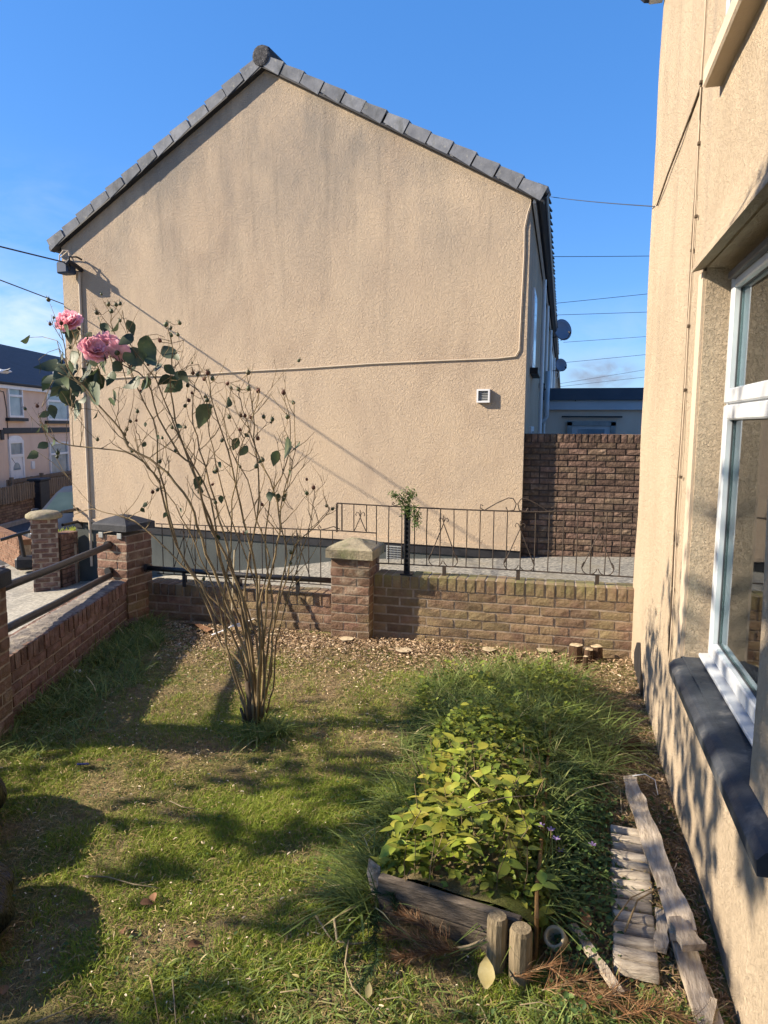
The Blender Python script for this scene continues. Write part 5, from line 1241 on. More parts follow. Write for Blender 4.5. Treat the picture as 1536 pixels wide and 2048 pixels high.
# ================================================================== ROSE BUSH
RB = Vector((-1.711, 3.694, 0))
rose = empty('rose_bush', tuple(RB), 0, 'tall leggy rose bush with bare canes, dark leaves and pink blooms', 'rose bush')
def rp(px, py, dy=0): return atY(px, py, RB.y+dy)-RB
CN = [  # depth at the tip, base radius, traced line
 (.10, .010, [(505, 1448), (500, 1362), (470, 1310), (442, 1290), (421, 1225), (385, 1152), (362, 1130), (292, 1058), (258, 1037), (215, 1026), (183, 1018), (150, 1029)]),
 (-.15, .011, [(502, 1440), (492, 1350), (471, 1283), (433, 1229), (400, 1167), (367, 1117), (333, 1025), (317, 962), (287, 925), (250, 904), (179, 895), (133, 889), (100, 872), (79, 847)]),
 (-.25, .012, [(508, 1440), (500, 1340), (465, 1240), (425, 1140), (395, 1050), (367, 985), (317, 931), (258, 893), (242, 860), (200, 814), (167, 772), (140, 745), (128, 700), (125, 650)]),
 (.05, .010, [(510, 1440), (500, 1350), (470, 1250), (420, 1190), (358, 1100), (329, 981), (317, 927), (312, 856), (287, 806), (267, 752), (246, 710), (225, 660), (220, 620)]),
 (-.10, .012, [(512, 1440), (510, 1340), (485, 1200), (450, 1110), (417, 1043), (388, 939), (362, 910), (317, 835), (292, 760), (240, 725), (213, 700)]),
 (.20, .010, [(515, 1445), (505, 1350), (480, 1200), (455, 1100), (430, 1000), (400, 900), (385, 830), (390, 780), (395, 748)]),
 (-.05, .011, [(508, 1445), (495, 1300), (450, 1150), (420, 1040), (380, 930), (350, 840), (342, 760), (345, 700), (335, 655)]),
 (.15, .009, [(515, 1440), (517, 1310), (490, 1200), (500, 1100), (520, 1000), (512, 900), (505, 830), (500, 780), (495, 745)]),
 (.05, .009, [(520, 1440), (528, 1300), (535, 1180), (550, 1110), (560, 1050), (548, 980), (520, 920), (500, 860), (482, 800), (478, 778)]),
 (.25, .007, [(535, 1425), (545, 1380), (552, 1300), (565, 1230), (590, 1150), (610, 1080), (625, 1020), (627, 975)]),
 (-.20, .011, [(515, 1445), (520, 1290), (515, 1200), (505, 1110), (480, 1010), (455, 900), (430, 820), (415, 750)]),
 (-.10, .008, [(525, 1435), (540, 1330), (548, 1250), (560, 1180), (575, 1110), (560, 1040), (575, 960), (590, 900), (588, 804)]),
 (.10, .008, [(520, 1440), (535, 1300), (545, 1200), (530, 1100), (540, 1000), (572, 930), (580, 860), (567, 785)]),
 (-.30, .008, [(498, 1440), (480, 1370), (455, 1290), (448, 1200), (460, 1100), (465, 1000), (480, 900), (505, 840), (517, 782)]),
 (.0, .009, [(512, 1440), (505, 1300), (470, 1180), (440, 1120), (420, 1000), (370, 900), (330, 800), (300, 740), (262, 690), (245, 620)]),
 (-.15, .007, [(500, 1430), (470, 1360), (450, 1280), (430, 1180), (390, 1090), (350, 1010), (300, 940), (280, 880), (275, 862)]),
 (.30, .008, [(520, 1435), (540, 1350), (550, 1240), (575, 1150), (590, 1090), (625, 1060), (660, 1020), (655, 1012)]),
 (.1, .008, [(515, 1440), (520, 1380), (525, 1250), (505, 1150), (470, 1060), (440, 960), (420, 870), (405, 800), (378, 760)]),
 (-.1, .007, [(525, 1430), (530, 1320), (515, 1230), (540, 1120), (515, 1040), (495, 960), (462, 900), (450, 840), (463, 775)]),
]
twig_ends = []; cane_pts = []; rr = random.Random(5)
def smooth_path(pts, k=3):
    out = []
    for i in range(len(pts)-1):
        p0 = pts[max(i-1, 0)]; p1 = pts[i]; p2 = pts[i+1]; p3 = pts[min(i+2, len(pts)-1)]
        for j in range(k):
            t = j/k; out.append(.5*((2*p1)+(p2-p0)*t+(2*p0-5*p1+4*p2-p3)*t*t+(3*p1-p0-3*p2+p3)*t**3))
    out.append(pts[-1]); return out
def twig(mb, p, d, L_, r, depth):
    pts = [p]; n_ = 5; q = p.copy(); d = d.normalized()
    for i in range(n_):
        d = (d+Vector((rr.uniform(-.28, .28), rr.uniform(-.28, .28), rr.uniform(-.08, .30)))).normalized(); q = q+d*L_/n_; pts.append(q.copy())
    mb.tube(pts, [r*(1-.6*i/n_) for i in range(n_+1)], 5 if r > .0025 else 4); cane_pts.extend(pts)
    for i in range(1, n_):      # nodes and thorns
        if rr.random() < .30: t_ = Vector((rr.uniform(-1, 1), rr.uniform(-1, 1), rr.uniform(-.2, .4))).normalized(); mb.tube([pts[i], pts[i]+t_*.011], [r*.6, .0003], 3)
    if depth > 0:
        for i in range(rr.choice((1, 2, 2))):
            j = rr.randint(1, n_-1); dd = (d+Vector((rr.uniform(-.9, .9), rr.uniform(-.7, .7), rr.uniform(-.1, .6)))).normalized(); twig(mb, pts[j], dd, L_*rr.uniform(.4, .75), r*.62, depth-1)
    else: twig_ends.append((pts[-1], d))
for ci, (dy, r0, tr_) in enumerate(CN):
    n_ = len(tr_); pts = []
    for i, (px, py) in enumerate(tr_):
        t = i/(n_-1); pts.append(rp(px, py, dy*t+(.04*math.sin(ci*2.3))*(1-t)))
    pts = smooth_path(pts, 3); pts = [p+Vector((rr.uniform(-.006, .006), rr.uniform(-.008, .008), 0)) for p in pts]
    mb = MB(); m_ = len(pts); mb.tube(pts, [max(.0021, .84*r0*(1-.78*i/m_)) for i in range(m_)], 7)
    cane_pts.extend(pts[m_//3:])
    for i in range(2, m_-1):
        if rr.random() < .5: t_ = Vector((rr.uniform(-1, 1), rr.uniform(-1, 1), rr.uniform(-.3, .3))).normalized(); mb.tube([pts[i], pts[i]+t_*.014], [.0022, .0003], 3)
        fr_ = i/m_
        if fr_ > .38 and rr.random() < .52:
            d = (pts[i+1]-pts[i]).normalized(); side = Vector((rr.choice((-1, 1))*rr.uniform(.5, 1.1), rr.uniform(-.6, .6), rr.uniform(.1, .7)))
            zcap = pts[i].z+.5; L_ = rr.uniform(.10, .34)*(1.1-.35*fr_)
            if pts[i].x+side.x*L_ > .55: side.x *= -1
            twig(mb, pts[i], d*.5+side, L_, .0032*(1.2-fr_*.6), rr.choice((0, 1, 1, 2)))
    twig_ends.append((pts[-1], (pts[-1]-pts[-3]).normalized()))
    mb.build('cane', M_CANE, rose, True)
# old stump wood at the base
for dx, dy, h_, lx, r_ in ((0, 0, .26, -.03, .020), (-.03, .02, .16, -.05, .014), (.03, .01, .22, .05, .014), (.02, -.02, .13, .02, .016), (-.04, -.01, .10, -.03, .010)):
    MB().tube([(dx, dy, -.03), (dx+lx*.4, dy, h_*.5), (dx+lx, dy, h_)], [r_*1.2, r_, r_*.8], 9).build('old_stem', M_CANEO, rose, True)
# hips
def hip_mesh(name, m):
    mb = MB(); mb.lathe([(.12, -.10), (.42, .08), (.50, .40), (.44, .72), (.26, .92), (.001, .95)], n=9)
    for k in range(5):
        a = k*1.257; ln = .9+.35*(k % 2); c, s = math.cos(a), math.sin(a)
        mb.add([(c*.18-s*.10, s*.18+c*.10, .88), (c*.18+s*.10, s*.18-c*.10, .88), (c*.55, s*.55, 1.25), (c*.75, s*.75, 1.05+.5*ln)], [(0, 1, 2), (0, 2, 3), (1, 2, 3)])
    me = mb.mesh(name, True); me.materials.append(m); return me
HM = hip_mesh('rosehip', M_HIP); HD = hip_mesh('rosehip', M_HIPD)
HP = [(101, 647), (127, 663), (195, 625), (223, 622), (216, 608), (240, 606), (241, 640), (330, 648), (340, 655), (361, 645), (343, 670), (357, 668), (321, 680), (395, 748), (385, 745), (418, 745), (407, 757), (425, 757), (365, 750), (495, 745), (463, 775), (478, 778), (497, 777), (517, 782), (567, 785), (588, 804), (378, 800), (415, 800), (275, 822), (250, 868), (195, 878), (460, 833), (482, 830), (503, 834), (528, 833), (545, 838), (575, 833), (443, 880), (627, 975), (615, 985), (570, 990), (568, 998), (512, 932), (516, 876), (142, 694), (175, 728), (305, 983), (410, 792), (115, 905), (113, 912), (375, 770), (433, 940), (350, 900)]
for px, py in HP:
    dyv = rr.uniform(-.2, .2); o = link('rosehip', HM if rr.random() < .72 else HD, None, rose, rp(px, py+4, dyv), (rr.uniform(-.5, .5), rr.uniform(-.5, .5), rr.uniform(0, 6)), [rr.uniform(.019, .026)]*3)
    # short stalk joining it to the nearest cane end
    best = min(twig_ends, key=lambda e: (e[0]-o.location).length); b0 = best[0]
    if (b0-o.location).length < .30:
        mid = b0.lerp(o.location, .55)+Vector((0, 0, -.012)); mb = MB().tube([b0, mid, o.location], .0016, 4); mb.build('stalk', M_CANE, rose)
    else:
        mb = MB().tube([o.location+Vector((rr.uniform(-.02, .04), 0, -.14)), o.location+Vector((.004, 0, -.06)), o.location], .0017, 4); mb.build('stalk', M_CANE, rose)
for p, d in rr.sample(twig_ends, min(46, len(twig_ends))):
    q = Vector((0, 0, 1)).rotation_difference(d).to_euler(); link('rosehip', HM if rr.random() < .55 else HD, None, rose, p, q, [rr.uniform(.013, .024)]*3)
# leaves
RLM = [ovate('leaf', M_RLEAF, rr.uniform(.05, .35), rr.uniform(.1, .55), rr.uniform(.66, .84), .035, 9) for _ in range(6)]
LV = [(267, 716, 50), (290, 695, 52), (302, 725, 32), (340, 710, 42), (312, 708, 30), (350, 770, 50), (329, 760, 35), (190, 789, 54), (156, 770, 44), (104, 735, 54), (133, 752, 36), (179, 748, 45), (221, 758, 38), (113, 781, 34), (133, 797, 40), (158, 820, 40), (90, 829, 24), (106, 822, 27),
      (98, 860, 32), (83, 858, 24), (110, 882, 24), (67, 853, 26), (85, 893, 30), (67, 910, 28), (150, 716, 36), (262, 655, 32), (240, 652, 32), (200, 643, 26), (211, 656, 24), (252, 680, 34), (404, 829, 50), (470, 888, 26), (487, 902, 24), (577, 895, 44), (550, 916, 34), (596, 893, 20), (400, 978, 36), (388, 985, 26),
      (540, 993, 18), (556, 996, 18), (225, 804, 24), (196, 829, 22), (292, 768, 28), (460, 804, 22), (165, 690, 26), (152, 668, 24), (140, 672, 26), (178, 672, 22), (232, 735, 36), (245, 720, 30), (120, 745, 40), (200, 760, 32), (170, 800, 30), (262, 738, 30), (318, 738, 30), (142, 735, 30), (212, 720, 30), (185, 720, 34), (368, 752, 24), (300, 700, 34), (440, 930, 16), (395, 965, 26), (124, 715, 30), (99, 760, 30), (148, 782, 36), (355, 715, 22), (340, 740, 26), (330, 1030, 12), (510, 1010, 14), (436, 1075, 16)]
for _ in range(30):
    LV.append((rr.gauss(175, 62), rr.gauss(748, 44), rr.uniform(26, 46)))
for _ in range(16):
    LV.append((rr.uniform(280, 600), rr.uniform(760, 1080), rr.uniform(9, 14)))
pet = MB()
for px, py, sz in LV:
    s_ = sz/385*rr.uniform(1.0, 1.22); c = rp(px, py, rr.uniform(-.22, .12))
    # blade hangs downwards and roughly faces the path or the street
    yaw = rr.uniform(-1.0, 1.0); roll = rr.uniform(-1.1, 1.1)
    Mx = Matrix.Rotation(yaw, 4, 'Z')@Matrix.Rotation(R(-90)+rr.uniform(-.5, .5), 4, 'X')@Matrix.Rotation(roll, 4, 'Z')
    o = link('leaf', rr.choice(RLM), None, rose); off = Mx@Vector((0, .5*s_, 0)); o.location = c-off; o.rotation_euler = Mx.to_euler(); o.scale = (s_, s_, s_)
    q0 = c-off; near = min(cane_pts, key=lambda e: (e-q0).length_squared)
    if (near-q0).length < .32: pet.tube([near, near.lerp(q0, .5)+Vector((0, 0, .012)), q0, q0+off*.25], [.0018, .0015, .0013, .0008], 4)
tag(pet.build('petioles', M_CANE, rose), kind='stuff')
# blooms
def bloom(px, py, r, dy, tilt):
    fl = empty('bloom', tuple(rp(px, py, dy)), rr.random()*6); fl.parent = rose; fl.rotation_euler = tilt
    for ring, (n_, rad, ang_, sc_) in enumerate(((7, .55, 1.35, 1.12), (7, .45, 1.0, 1.08), (6, .34, .68, 1.0), (5, .22, .40, .85), (4, .10, .2, .70))):
        for k in range(n_):
            a = 6.283*k/n_+ring*.55+rr.uniform(-.15, .15)
            V = []; F = []; nu, nv = 5, 4
            for j in range(nv+1):
                t = j/nv
                for i in range(nu+1):
                    u = (i/nu-.5)*2; w = .52*math.sin(math.pi*(.15+.62*t))*sc_
                    x_ = u*w*r*1.15; out = rad*r*.25+t*r*sc_*math.sin(ang_)*(1-.12*u*u)+.06*r*math.sin(5*u+k)*t; up_ = t*r*sc_*math.cos(ang_)+.10*r*math.cos(4*u+ring+k)*t*t-.10*r*t*t*(ang_ > .8)+.12*r*u*u
                    V.append((math.cos(a)*out-math.sin(a)*x_, math.sin(a)*out+math.cos(a)*x_, up_))
            for j in range(nv):
                for i in range(nu): b = j*(nu+1)+i; F.append((b, b+1, b+nu+2, b+nu+1))
            MB().add(V, F).build('petal', M_PETAL, fl, True)
    MB().lathe([(.06*r, -.5*r), (.22*r, -.35*r), (.26*r, -.1*r), (.15*r, .05*r)], n=8).build('calyx', M_HIP, fl)
    base = rp(px, py, dy); mb = MB().tube([base+Vector((0, 0, -.02)), base+Vector((.02, .01, -.09)), base+Vector((.05, .0, -.18))], .003, 5); mb.build('stalk', M_CANE, rose)
bloom(141, 648, .068, -.1, (.75, -.20, .3))
bloom(186, 702, .070, -.15, (.95, -.35, 1.2))
bloom(214, 690, .070, -.05, (.45, .10, 2.2))
bloom(236, 704, .058, -.12, (.9, .5, 2.8))

# ================================================================== THINGS LYING IN THE GARDEN
# half log edging roll
lr = empty('log_edging', (.31, 2.62, .0), 0, 'grey weathered half log edging panel lying flat beside the house', 'log edging')
nl = 14
for i in range(nl):
    y = 3.045-i*.0625; xa = .262-(i/nl)*.042+random.uniform(-.003, .003); w_ = .150+random.uniform(-.003, .004)-(i/nl)*.014; r_ = .0285+random.uniform(-.002, .0015)
    cxx = xa+w_/2; V = []; F = []; ns = 8; skew = random.uniform(-.05, .05)-(.06 if i in (0, nl-1) else 0); xs_ = (-w_/2, -w_/2+.004, -w_/4, w_/4, w_/2-.004, w_/2)
    for s_, xx in enumerate(xs_):
        q_ = .86 if s_ in (0, 5) else 1
        for k in range(ns+1):
            a = math.pi*k/ns; V.append((cxx+xx-.31, y-2.62+r_*q_*math.cos(a)+skew*xx, .008+1.15*r_*q_*math.sin(a)+.0012*math.sin(31*xx+k*2+i)))
    for s_ in range(5):
        for k in range(ns): b = s_*(ns+1)+k; F.append((b, b+1, b+ns+2, b+ns+1))
    F += [tuple(range(ns, -1, -1)), tuple(5*(ns+1)+k for k in range(ns+1))]
    MB().add(V, F).build('half_log', M_WOODL, lr, True)
# planks
def plank(name, a, b, w0, w1, th, label, ragged=.006, n=9, mt=M_WOOD, z0=.03, z1=.03, roll=0.0, cat='plank'):
    a = Vector((a[0], a[1], z0)); b = Vector((b[0], b[1], z1)); d = (b-a).normalized(); s = Vector((d.y, -d.x, 0)).normalized(); s = (Matrix.Rotation(roll, 3, d)@s)
    up = s.cross(d); V = []; F = []
    for i in range(n+1):
        t = i/n; c = a.lerp(b, t); w = (w0+(w1-w0)*t)/2; r1 = random.uniform(-ragged, ragged); r2 = random.uniform(-ragged, ragged)
        V += [c-s*(w+r1)-up*th/2, c+s*(w+r2)-up*th/2, c+s*(w+r2)+up*th/2, c-s*(w+r1)+up*th/2]
    for i in range(n):
        for k in range(4): F.append((i*4+k, i*4+(k+1) % 4, i*4+4+(k+1) % 4, i*4+4+k))
    F += [(3, 2, 1, 0), (n*4, n*4+1, n*4+2, n*4+3)]
    o = MB().add(V, [f[::-1] for f in F]).build(name, mt); tag(o, label, cat); return o
plank('plank', (.375, 3.48), (.455, 2.36), .062, .085, .030, 'long splintered grey plank lying between the log edging and the house wall', .008, 14, z0=.055, z1=.075, roll=.25)
plank('plank', (.452, 2.42), (.505, 1.60), .070, .078, .026, 'paler straight plank under the splintered one, running out of the picture at the bottom', .003, 10, z0=.03, z1=.03)
plank('timber_offcut', (.425, 2.40), (.470, 2.28), .040, .075, .024, 'short curved offcut on the joint of the two planks', .004, 5, z0=.10, z1=.095)
plank('timber_offcut', (.497, 2.11), (.468, 2.03), .018, .024, .02, 'small wedge of wood on the pale plank', .002, 3, z0=.06, z1=.055)
plank('thin_plank', (.095, 2.37), (.235, 2.10), .028, .030, .018, 'thin pale plank lying right of the bed corner posts', .004, 8, z0=.035, z1=.03)
plank('thin_plank', (.145, 2.28), (.245, 2.12), .024, .022, .014, 'shorter dark thin plank beside the pale one', .004, 6, z0=.02, z1=.02, mt=M_WOODD)
plank('thin_plank', (.39, 3.10), (.44, 2.75), .03, .02, .014, 'sliver of wood under the splintered plank by the wall', .005, 5, z0=.02, z1=.02, mt=M_WOODD)
plank('thin_plank', (.41, 2.55), (.38, 2.33), .045, .04, .02, 'grey scrap of wood between the log edging and the plank', .006, 5, z0=.02, z1=.03)
q = atZ(1253, 1488, .03)
lg = MB().tube([q+Vector((-.05, -.05, 0)), q+Vector((.055, .04, .004))], .034, 12); o = lg.build('short_log', M_BARK, None); tag(o, 'short cut log lying near the house wall above the planks', 'log')
q = atZ(1225, 1492, .025); o = MB().tube([q+Vector((-.04, -.03, 0)), q+Vector((.03, .03, 0))], .026, 12).build('short_log', M_POST); tag(o, 'smaller round of wood beside the short log by the wall', 'log')
# ceramic ring
q = atZ(1113, 1880, .04); rg = MB(); M_ = Matrix.Translation(q)@Matrix.Rotation(R(38), 4, 'X')@Matrix.Rotation(R(-14), 4, 'Y')
rg.lathe([(.030, -.03), (.036, -.03), (.037, .03), (.034, .036), (.026, .036), (.024, .03), (.024, -.03)], n=20, M=M_)
o = rg.build('pipe_ring', M_CLAY, None, True); tag(o, 'pale round pipe end lying at the corner of the bed', 'pipe ring')
# stumps
def stump(loc, r, h, label, n=11, bark=M_BARK, lean=(0, 0)):
    s = empty('tree_stump', tuple(loc), random.random()*6, label, 'tree stump'); rs = [r*random.uniform(.85, 1.12) for _ in range(n)]
    V = []; 
    for z, k in ((-.03, 1.2), (h*.5, 1.02), (h, 1.0)):
        for i in range(n): a = 6.283*i/n; V.append((rs[i]*k*math.cos(a)+lean[0]*z, rs[i]*k*math.sin(a)+lean[1]*z, z+(random.uniform(-.003, .003) if z == h else 0)))
    F = [(j*n+i, j*n+(i+1) % n, (j+1)*n+(i+1) % n, (j+1)*n+i) for j in range(2) for i in range(n)]
    MB().add(V, F).build('bark', bark, s)
    V2 = [(v[0]*.97, v[1]*.97, v[2]+.0025) for v in V[-n:]]; MB().add(V2+[(lean[0]*h, lean[1]*h, h+.004)], [(i, (i+1) % n, n) for i in range(n)]).build('cut_face', M_CUT, s)
for px, py, r_, h_, lab in ((693, 1288, .060, .045, 'round cut stump at the foot of the stone capped pillar'), (806, 1308, .068, .035, 'pale oval stump, second from the pillar'), (977, 1309, .058, .04, 'pale cut stump at the top of the long grass'), (918, 1295, .05, .015, 'flat cut stump low against the brick wall'),
                            (1150, 1318, .052, .11, 'leftmost of the taller stumps near the house corner'), (1176, 1322, .035, .09, 'middle of the taller stumps near the house corner'), (1192, 1318, .045, .10, 'rightmost of the taller stumps near the house corner'), (1170, 1340, .018, .10, 'thin cut stem standing in front of the taller stumps'), (1131, 1345, .014, .06, 'thinnest cut stem left of the taller stumps'), (1090, 1305, .07, .02, 'wide low stump between the pale stump and the taller ones')):
    stump(atZ(px, py, 0), r_, h_, lab)
# chunk of rubble at the left corner
for px, py, s_, lab in ((252, 1215, .085, 'dark mossy stone at the foot of the black capped pillar'), (262, 1243, .07, 'broken brick lump below the mossy stone in the left corner'), (247, 1250, .05, 'small brick fragment in the left corner')):
    q = atZ(px, py+8, .0); mb = MB(); V = []
    import itertools
    base = [Vector(v).normalized() for v in itertools.product((-1, 0, 1), repeat=3) if any(v)]
    import bmesh
    bm_ = bmesh.new(); bmesh.ops.create_icosphere(bm_, subdivisions=2, radius=s_)
    for v in bm_.verts: v.co = v.co*random.uniform(.82, 1.12); v.co.z *= .62
    me = bpy.data.meshes.new('stone'); bm_.to_mesh(me); bm_.free(); o = link('stone', me, M_BRICKL if s_ < .08 else M_BARK, None, (q.x, q.y, .035+(.07 if s_ > .08 else 0))); tag(o, lab, 'stone')
# white plastic strips near the rose
def strip(name, pts, w, mt, label, cat, th=.004):
    pts = [Vector(p) for p in pts]; V = []; F = []
    for i, p in enumerate(pts):
        d = (pts[min(i+1, len(pts)-1)]-pts[max(i-1, 0)]).normalized(); s = Vector((d.y, -d.x, .25*math.sin(i*2))).normalized()*w/2
        V += [p-s, p+s, p+s+Vector((0, 0, th)), p-s+Vector((0, 0, th))]
    n = len(pts)
    for i in range(n-1):
        for k in range(4): F.append((i*4+k, i*4+(k+1) % 4, i*4+4+(k+1) % 4, i*4+4+k))
    F += [(3, 2, 1, 0), tuple((n-1)*4+k for k in range(4))]
    o = MB().add(V, [f[::-1] for f in F]).build(name, mt); tag(o, label, cat); return o
a = atZ(424, 1270, .03); b = atZ(508, 1238, .08)
strip('plastic_strip', [a, a.lerp(b, .3), a.lerp(b, .5)+Vector((0, 0, .012)), a.lerp(b, .75), b], .022, M_WHITE, 'white plastic strip lying behind the rose canes', 'plastic strip')
a = atZ(445, 1262, .05); b = atZ(490, 1252, .06)
strip('plastic_strip', [a, a.lerp(b, .4)+Vector((0, 0, .02)), b], .028, M_WHITE, 'shorter bent white strip under the long one behind the rose', 'plastic strip')
a = atZ(536, 1270, .03); b = atZ(560, 1269, .04); strip('wood_offcut', [a, b], .03, M_CUT, 'flat pale wood offcut right of the rose stems', 'offcut', .012)
a = atZ(372, 1246, .02); b = atZ(420, 1262, .03); strip('bark_piece', [a, a.lerp(b, .5)+Vector((0, 0, .02)), b], .06, M_DLEAF, 'curled brown bark left of the white strip', 'bark', .006)
# two pale canes standing behind the rose
for px, k in ((469, 0), (519, 1)):
    p = atY(px, 1100 if k == 0 else 1150, 5.45); o = MB().tube([(p.x+.03*k, 5.35, 0), (p.x, 5.45, p.z)], .008, 6).build('garden_stake', M_CLAY if k == 0 else M_POST); tag(o, ('white topped' if k == 0 else 'brown')+' thin stake standing behind the rose', 'stake')
# bin bags
def bag(c, r, h, label, seed):
    import bmesh
    bm_ = bmesh.new(); bmesh.ops.create_icosphere(bm_, subdivisions=5, radius=1); rs = random.Random(seed); ph = [rs.uniform(0, 6) for _ in range(6)]
    for v in bm_.verts:
        x, y, z = v.co; a = math.atan2(y, x)
        k = 1+.05*math.sin(3*a+ph[0]+2*z)+.030*math.sin(9*a+ph[1]+5*z)+.012*math.sin(21*a+ph[2]-9*z)+.02*math.sin(7*z+ph[3]+2*a)
        rr_ = (1-abs(z)**3.2*.45); v.co = Vector((x*r*k*rr_*1.0, y*r*k*rr_, (z*.5+.5)*h*(1+.04*math.sin(5*a+ph[4]))))
    me = bpy.data.meshes.new('bin_bag'); bm_.to_mesh(me); bm_.free(); me.polygons.foreach_set('use_smooth', np.ones(len(me.polygons), bool))
    o = link('bin_bag', me, M_BAG, None, c); tag(o, label, 'bin bag', 'black bin bags on the lawn'); return o
bag((-2.585, 2.22, -.01), .36, .41, 'farther black bin bag at the left picture edge on the lawn', 3)
bag((-2.05, 1.70, -.01), .34, .33, 'nearer black bin bag at the left picture edge on the lawn', 8)
# dry conifer branch and green sprig
def spray(name, root, main, n, ln, curl, w, mt, spread=.9, seed=1):
    """fronds: many thin curved strips leaving a main stem"""
    r_ = np.random.default_rng(seed); V = []; F = []; C_ = []
    main = [Vector(p) for p in main]
    for i in range(n):
        t = r_.random()*(len(main)-1); k = min(int(t), len(main)-2); p = main[k].lerp(main[k+1], t-k); d = (main[k+1]-main[k]).normalized()
        s = Vector((r_.normal(), r_.normal(), abs(r_.normal())*.7)).normalized(); dd = (d*(1-spread)+s*spread+d*.35).normalized(); q = p.copy(); b = len(V); L_ = ln*r_.uniform(.5, 1.2); sd = dd.cross(Vector((r_.normal(), r_.normal(), r_.normal()))).normalized()*w/2
        for j in range(4):
            V += [q-sd*(1-j*.28), q+sd*(1-j*.28)]; dd = (dd+Vector((r_.normal()*curl, r_.normal()*curl, -.12*curl))).normalized(); q = q+dd*L_/3
            q.z = max(q.z, main[0].z-.35 if root else .004)
        c = r_.random(); C_ += [c]*8; F += [(b+2*j, b+2*j+1, b+2*j+3, b+2*j+2) for j in range(3)]
    me = fast_mesh(name, [tuple(v) for v in V], F, None, C_); return link(name, me, mt, root)
db = empty('dry_branch', (0, 0, 0), 0, 'rust brown dead conifer branch lying in front of the bed board', 'branch')
db.location = (-.19, 2.20, 0)
L0 = db.location
loc = lambda *p: Vector(p)-L0
MB().tube([loc(-.185, 2.205, .055), loc(-.24, 2.165, .045), loc(-.32, 2.13, .04), loc(-.42, 2.13, .05)], [.007, .008, .006, .003], 7).build('stem', M_STICK, db)
for (a_, b_, c2) in (((-.30, 2.14, .04), (-.40, 2.20, .07), (-.50, 2.24, .06)), ((-.30, 2.14, .04), (-.42, 2.14, .06), (-.52, 2.16, .04)), ((-.26, 2.15, .04), (-.36, 2.10, .05), (-.46, 2.08, .03))):
    pts = [loc(*a_), loc(*b_), loc(*c2)]; MB().tube(pts, [.003, .002, .001], 4).build('twig', M_STICK, db)
    o = spray('fronds', db, pts, 330, .07, .28, .0022, M_DRY, .55, int(abs(c2[1])*1000)); tag(o, kind='stuff')
gs = empty('conifer_sprig', (-.60, 2.10, 0), 0, 'dark green conifer sprig lying left of the dead branch', 'conifer sprig')
L0 = gs.location
for k, pts in enumerate((((-.60, 2.26, .03), (-.55, 2.17, .06), (-.56, 2.06, .05)), ((-.55, 2.2, .05), (-.62, 2.12, .06), (-.66, 2.02, .03)), ((-.55, 2.12, .05), (-.52, 2.02, .05), (-.55, 1.93, .03)), ((-.50, 2.24, .05), (-.53, 2.28, .1), (-.6, 2.31, .08)))):
    pp = [loc(*p) for p in pts]; MB().tube(pp, .0022, 4).build('twig', M_CANE, gs); o = spray('needles', gs, pp, 420, .030, .25, .0028, M_CONIF, .6, 50+k); tag(o, kind='stuff')
tw = empty('twig_heap', (.05, 2.05, 0), 0, 'reddish dead twigs and dry grass heaped at the bottom right of the lawn', 'twigs'); L0 = tw.location
for k in range(4):
    a = random.uniform(-.2, .5); p0 = Vector((-.10+.10*k, 2.10-.03*k, .02)); pp = [p0-L0, p0-L0+Vector((.12*math.cos(a), .03, .04)), p0-L0+Vector((.24*math.cos(a), -.06+.03*k, .01))]
    MB().tube(pp, .0022, 4).build('twig', M_STICK, tw); o = spray('fronds', tw, pp, 160, .10, .22, .0020, M_DRY, .6, 80+k); tag(o, kind='stuff')
# sprig growing at the fence post
sp = empty('conifer_seedling', (-1.22, 5.60, 1.02), 0, 'bright green conifer sprig at the top of the black fence post', 'conifer sprig')
for k, pts in enumerate((((.02, 0, 0), (-.02, 0, .12), (.02, 0, .22)), ((0, 0, .08), (-.06, -.01, .16), (-.11, -.02, .19)), ((0, 0, .06), (.06, 0, .08), (.12, 0, .0)), ((.0, 0, .1), (.05, 0, .16), (.06, 0, .2)), ((.05, 0, .05), (.09, 0, -.02), (.10, 0, -.07)))):
    pp = [Vector(p) for p in pts]; MB().tube(pp, .0025, 4).build('twig', M_CANE, sp)
    o = leaflets('scale_leaves', np.array([tuple(pp[min(int(t), 1)].lerp(pp[min(int(t), 1)+1], t-min(int(t), 1))+Vector((random.gauss(0, .020), random.gauss(0, .015), random.gauss(0, .020)))) for t in np.random.default_rng(k).random(130)*2]), RNG.uniform(.014, .036, 130), RNG.random(130), M_CONIFL, parent=sp, flat=1.2, aspect=.35)
# sticks in the grass
def stick(pts, r, label, mt=M_STICK, nm='stick'):
    o = MB().tube([Vector(p) for p in pts], [r*(1-.5*i/(len(pts)-1)) for i in range(len(pts))], 6).build(nm, mt, None, True); tag(o, label, 'stick'); return o
Z = lambda px, py, z=.03: atZ(px, py, z)
stick([Z(165, 1752), Z(215, 1754), Z(265, 1768), Z(318, 1776)], .0035, 'thin curved stick lying across the left of the lawn')
stick([Z(340, 1602), Z(365, 1614), Z(395, 1618)], .003, 'short thin stick in the lawn left of the rose')
stick([Z(632, 1832, .05), Z(655, 1868, .04), Z(668, 1884, .03)], .004, 'pale forked stick end left of the green sprig')
stick([Z(668, 1835, .06), Z(674, 1882, .05), Z(705, 1888, .04), Z(735, 1885, .04)], .005, 'pale bent stick leading to the green sprig')
stick([Z(697, 1880, .05), Z(690, 1930, .04), Z(705, 1975, .03), Z(755, 2025, .02)], .0035, 'long thin stick curving down from the sprig')
stick([Z(70, 2045), Z(130, 2020), Z(185, 1990)], .003, 'thin pale stick in the bottom left corner of the lawn')
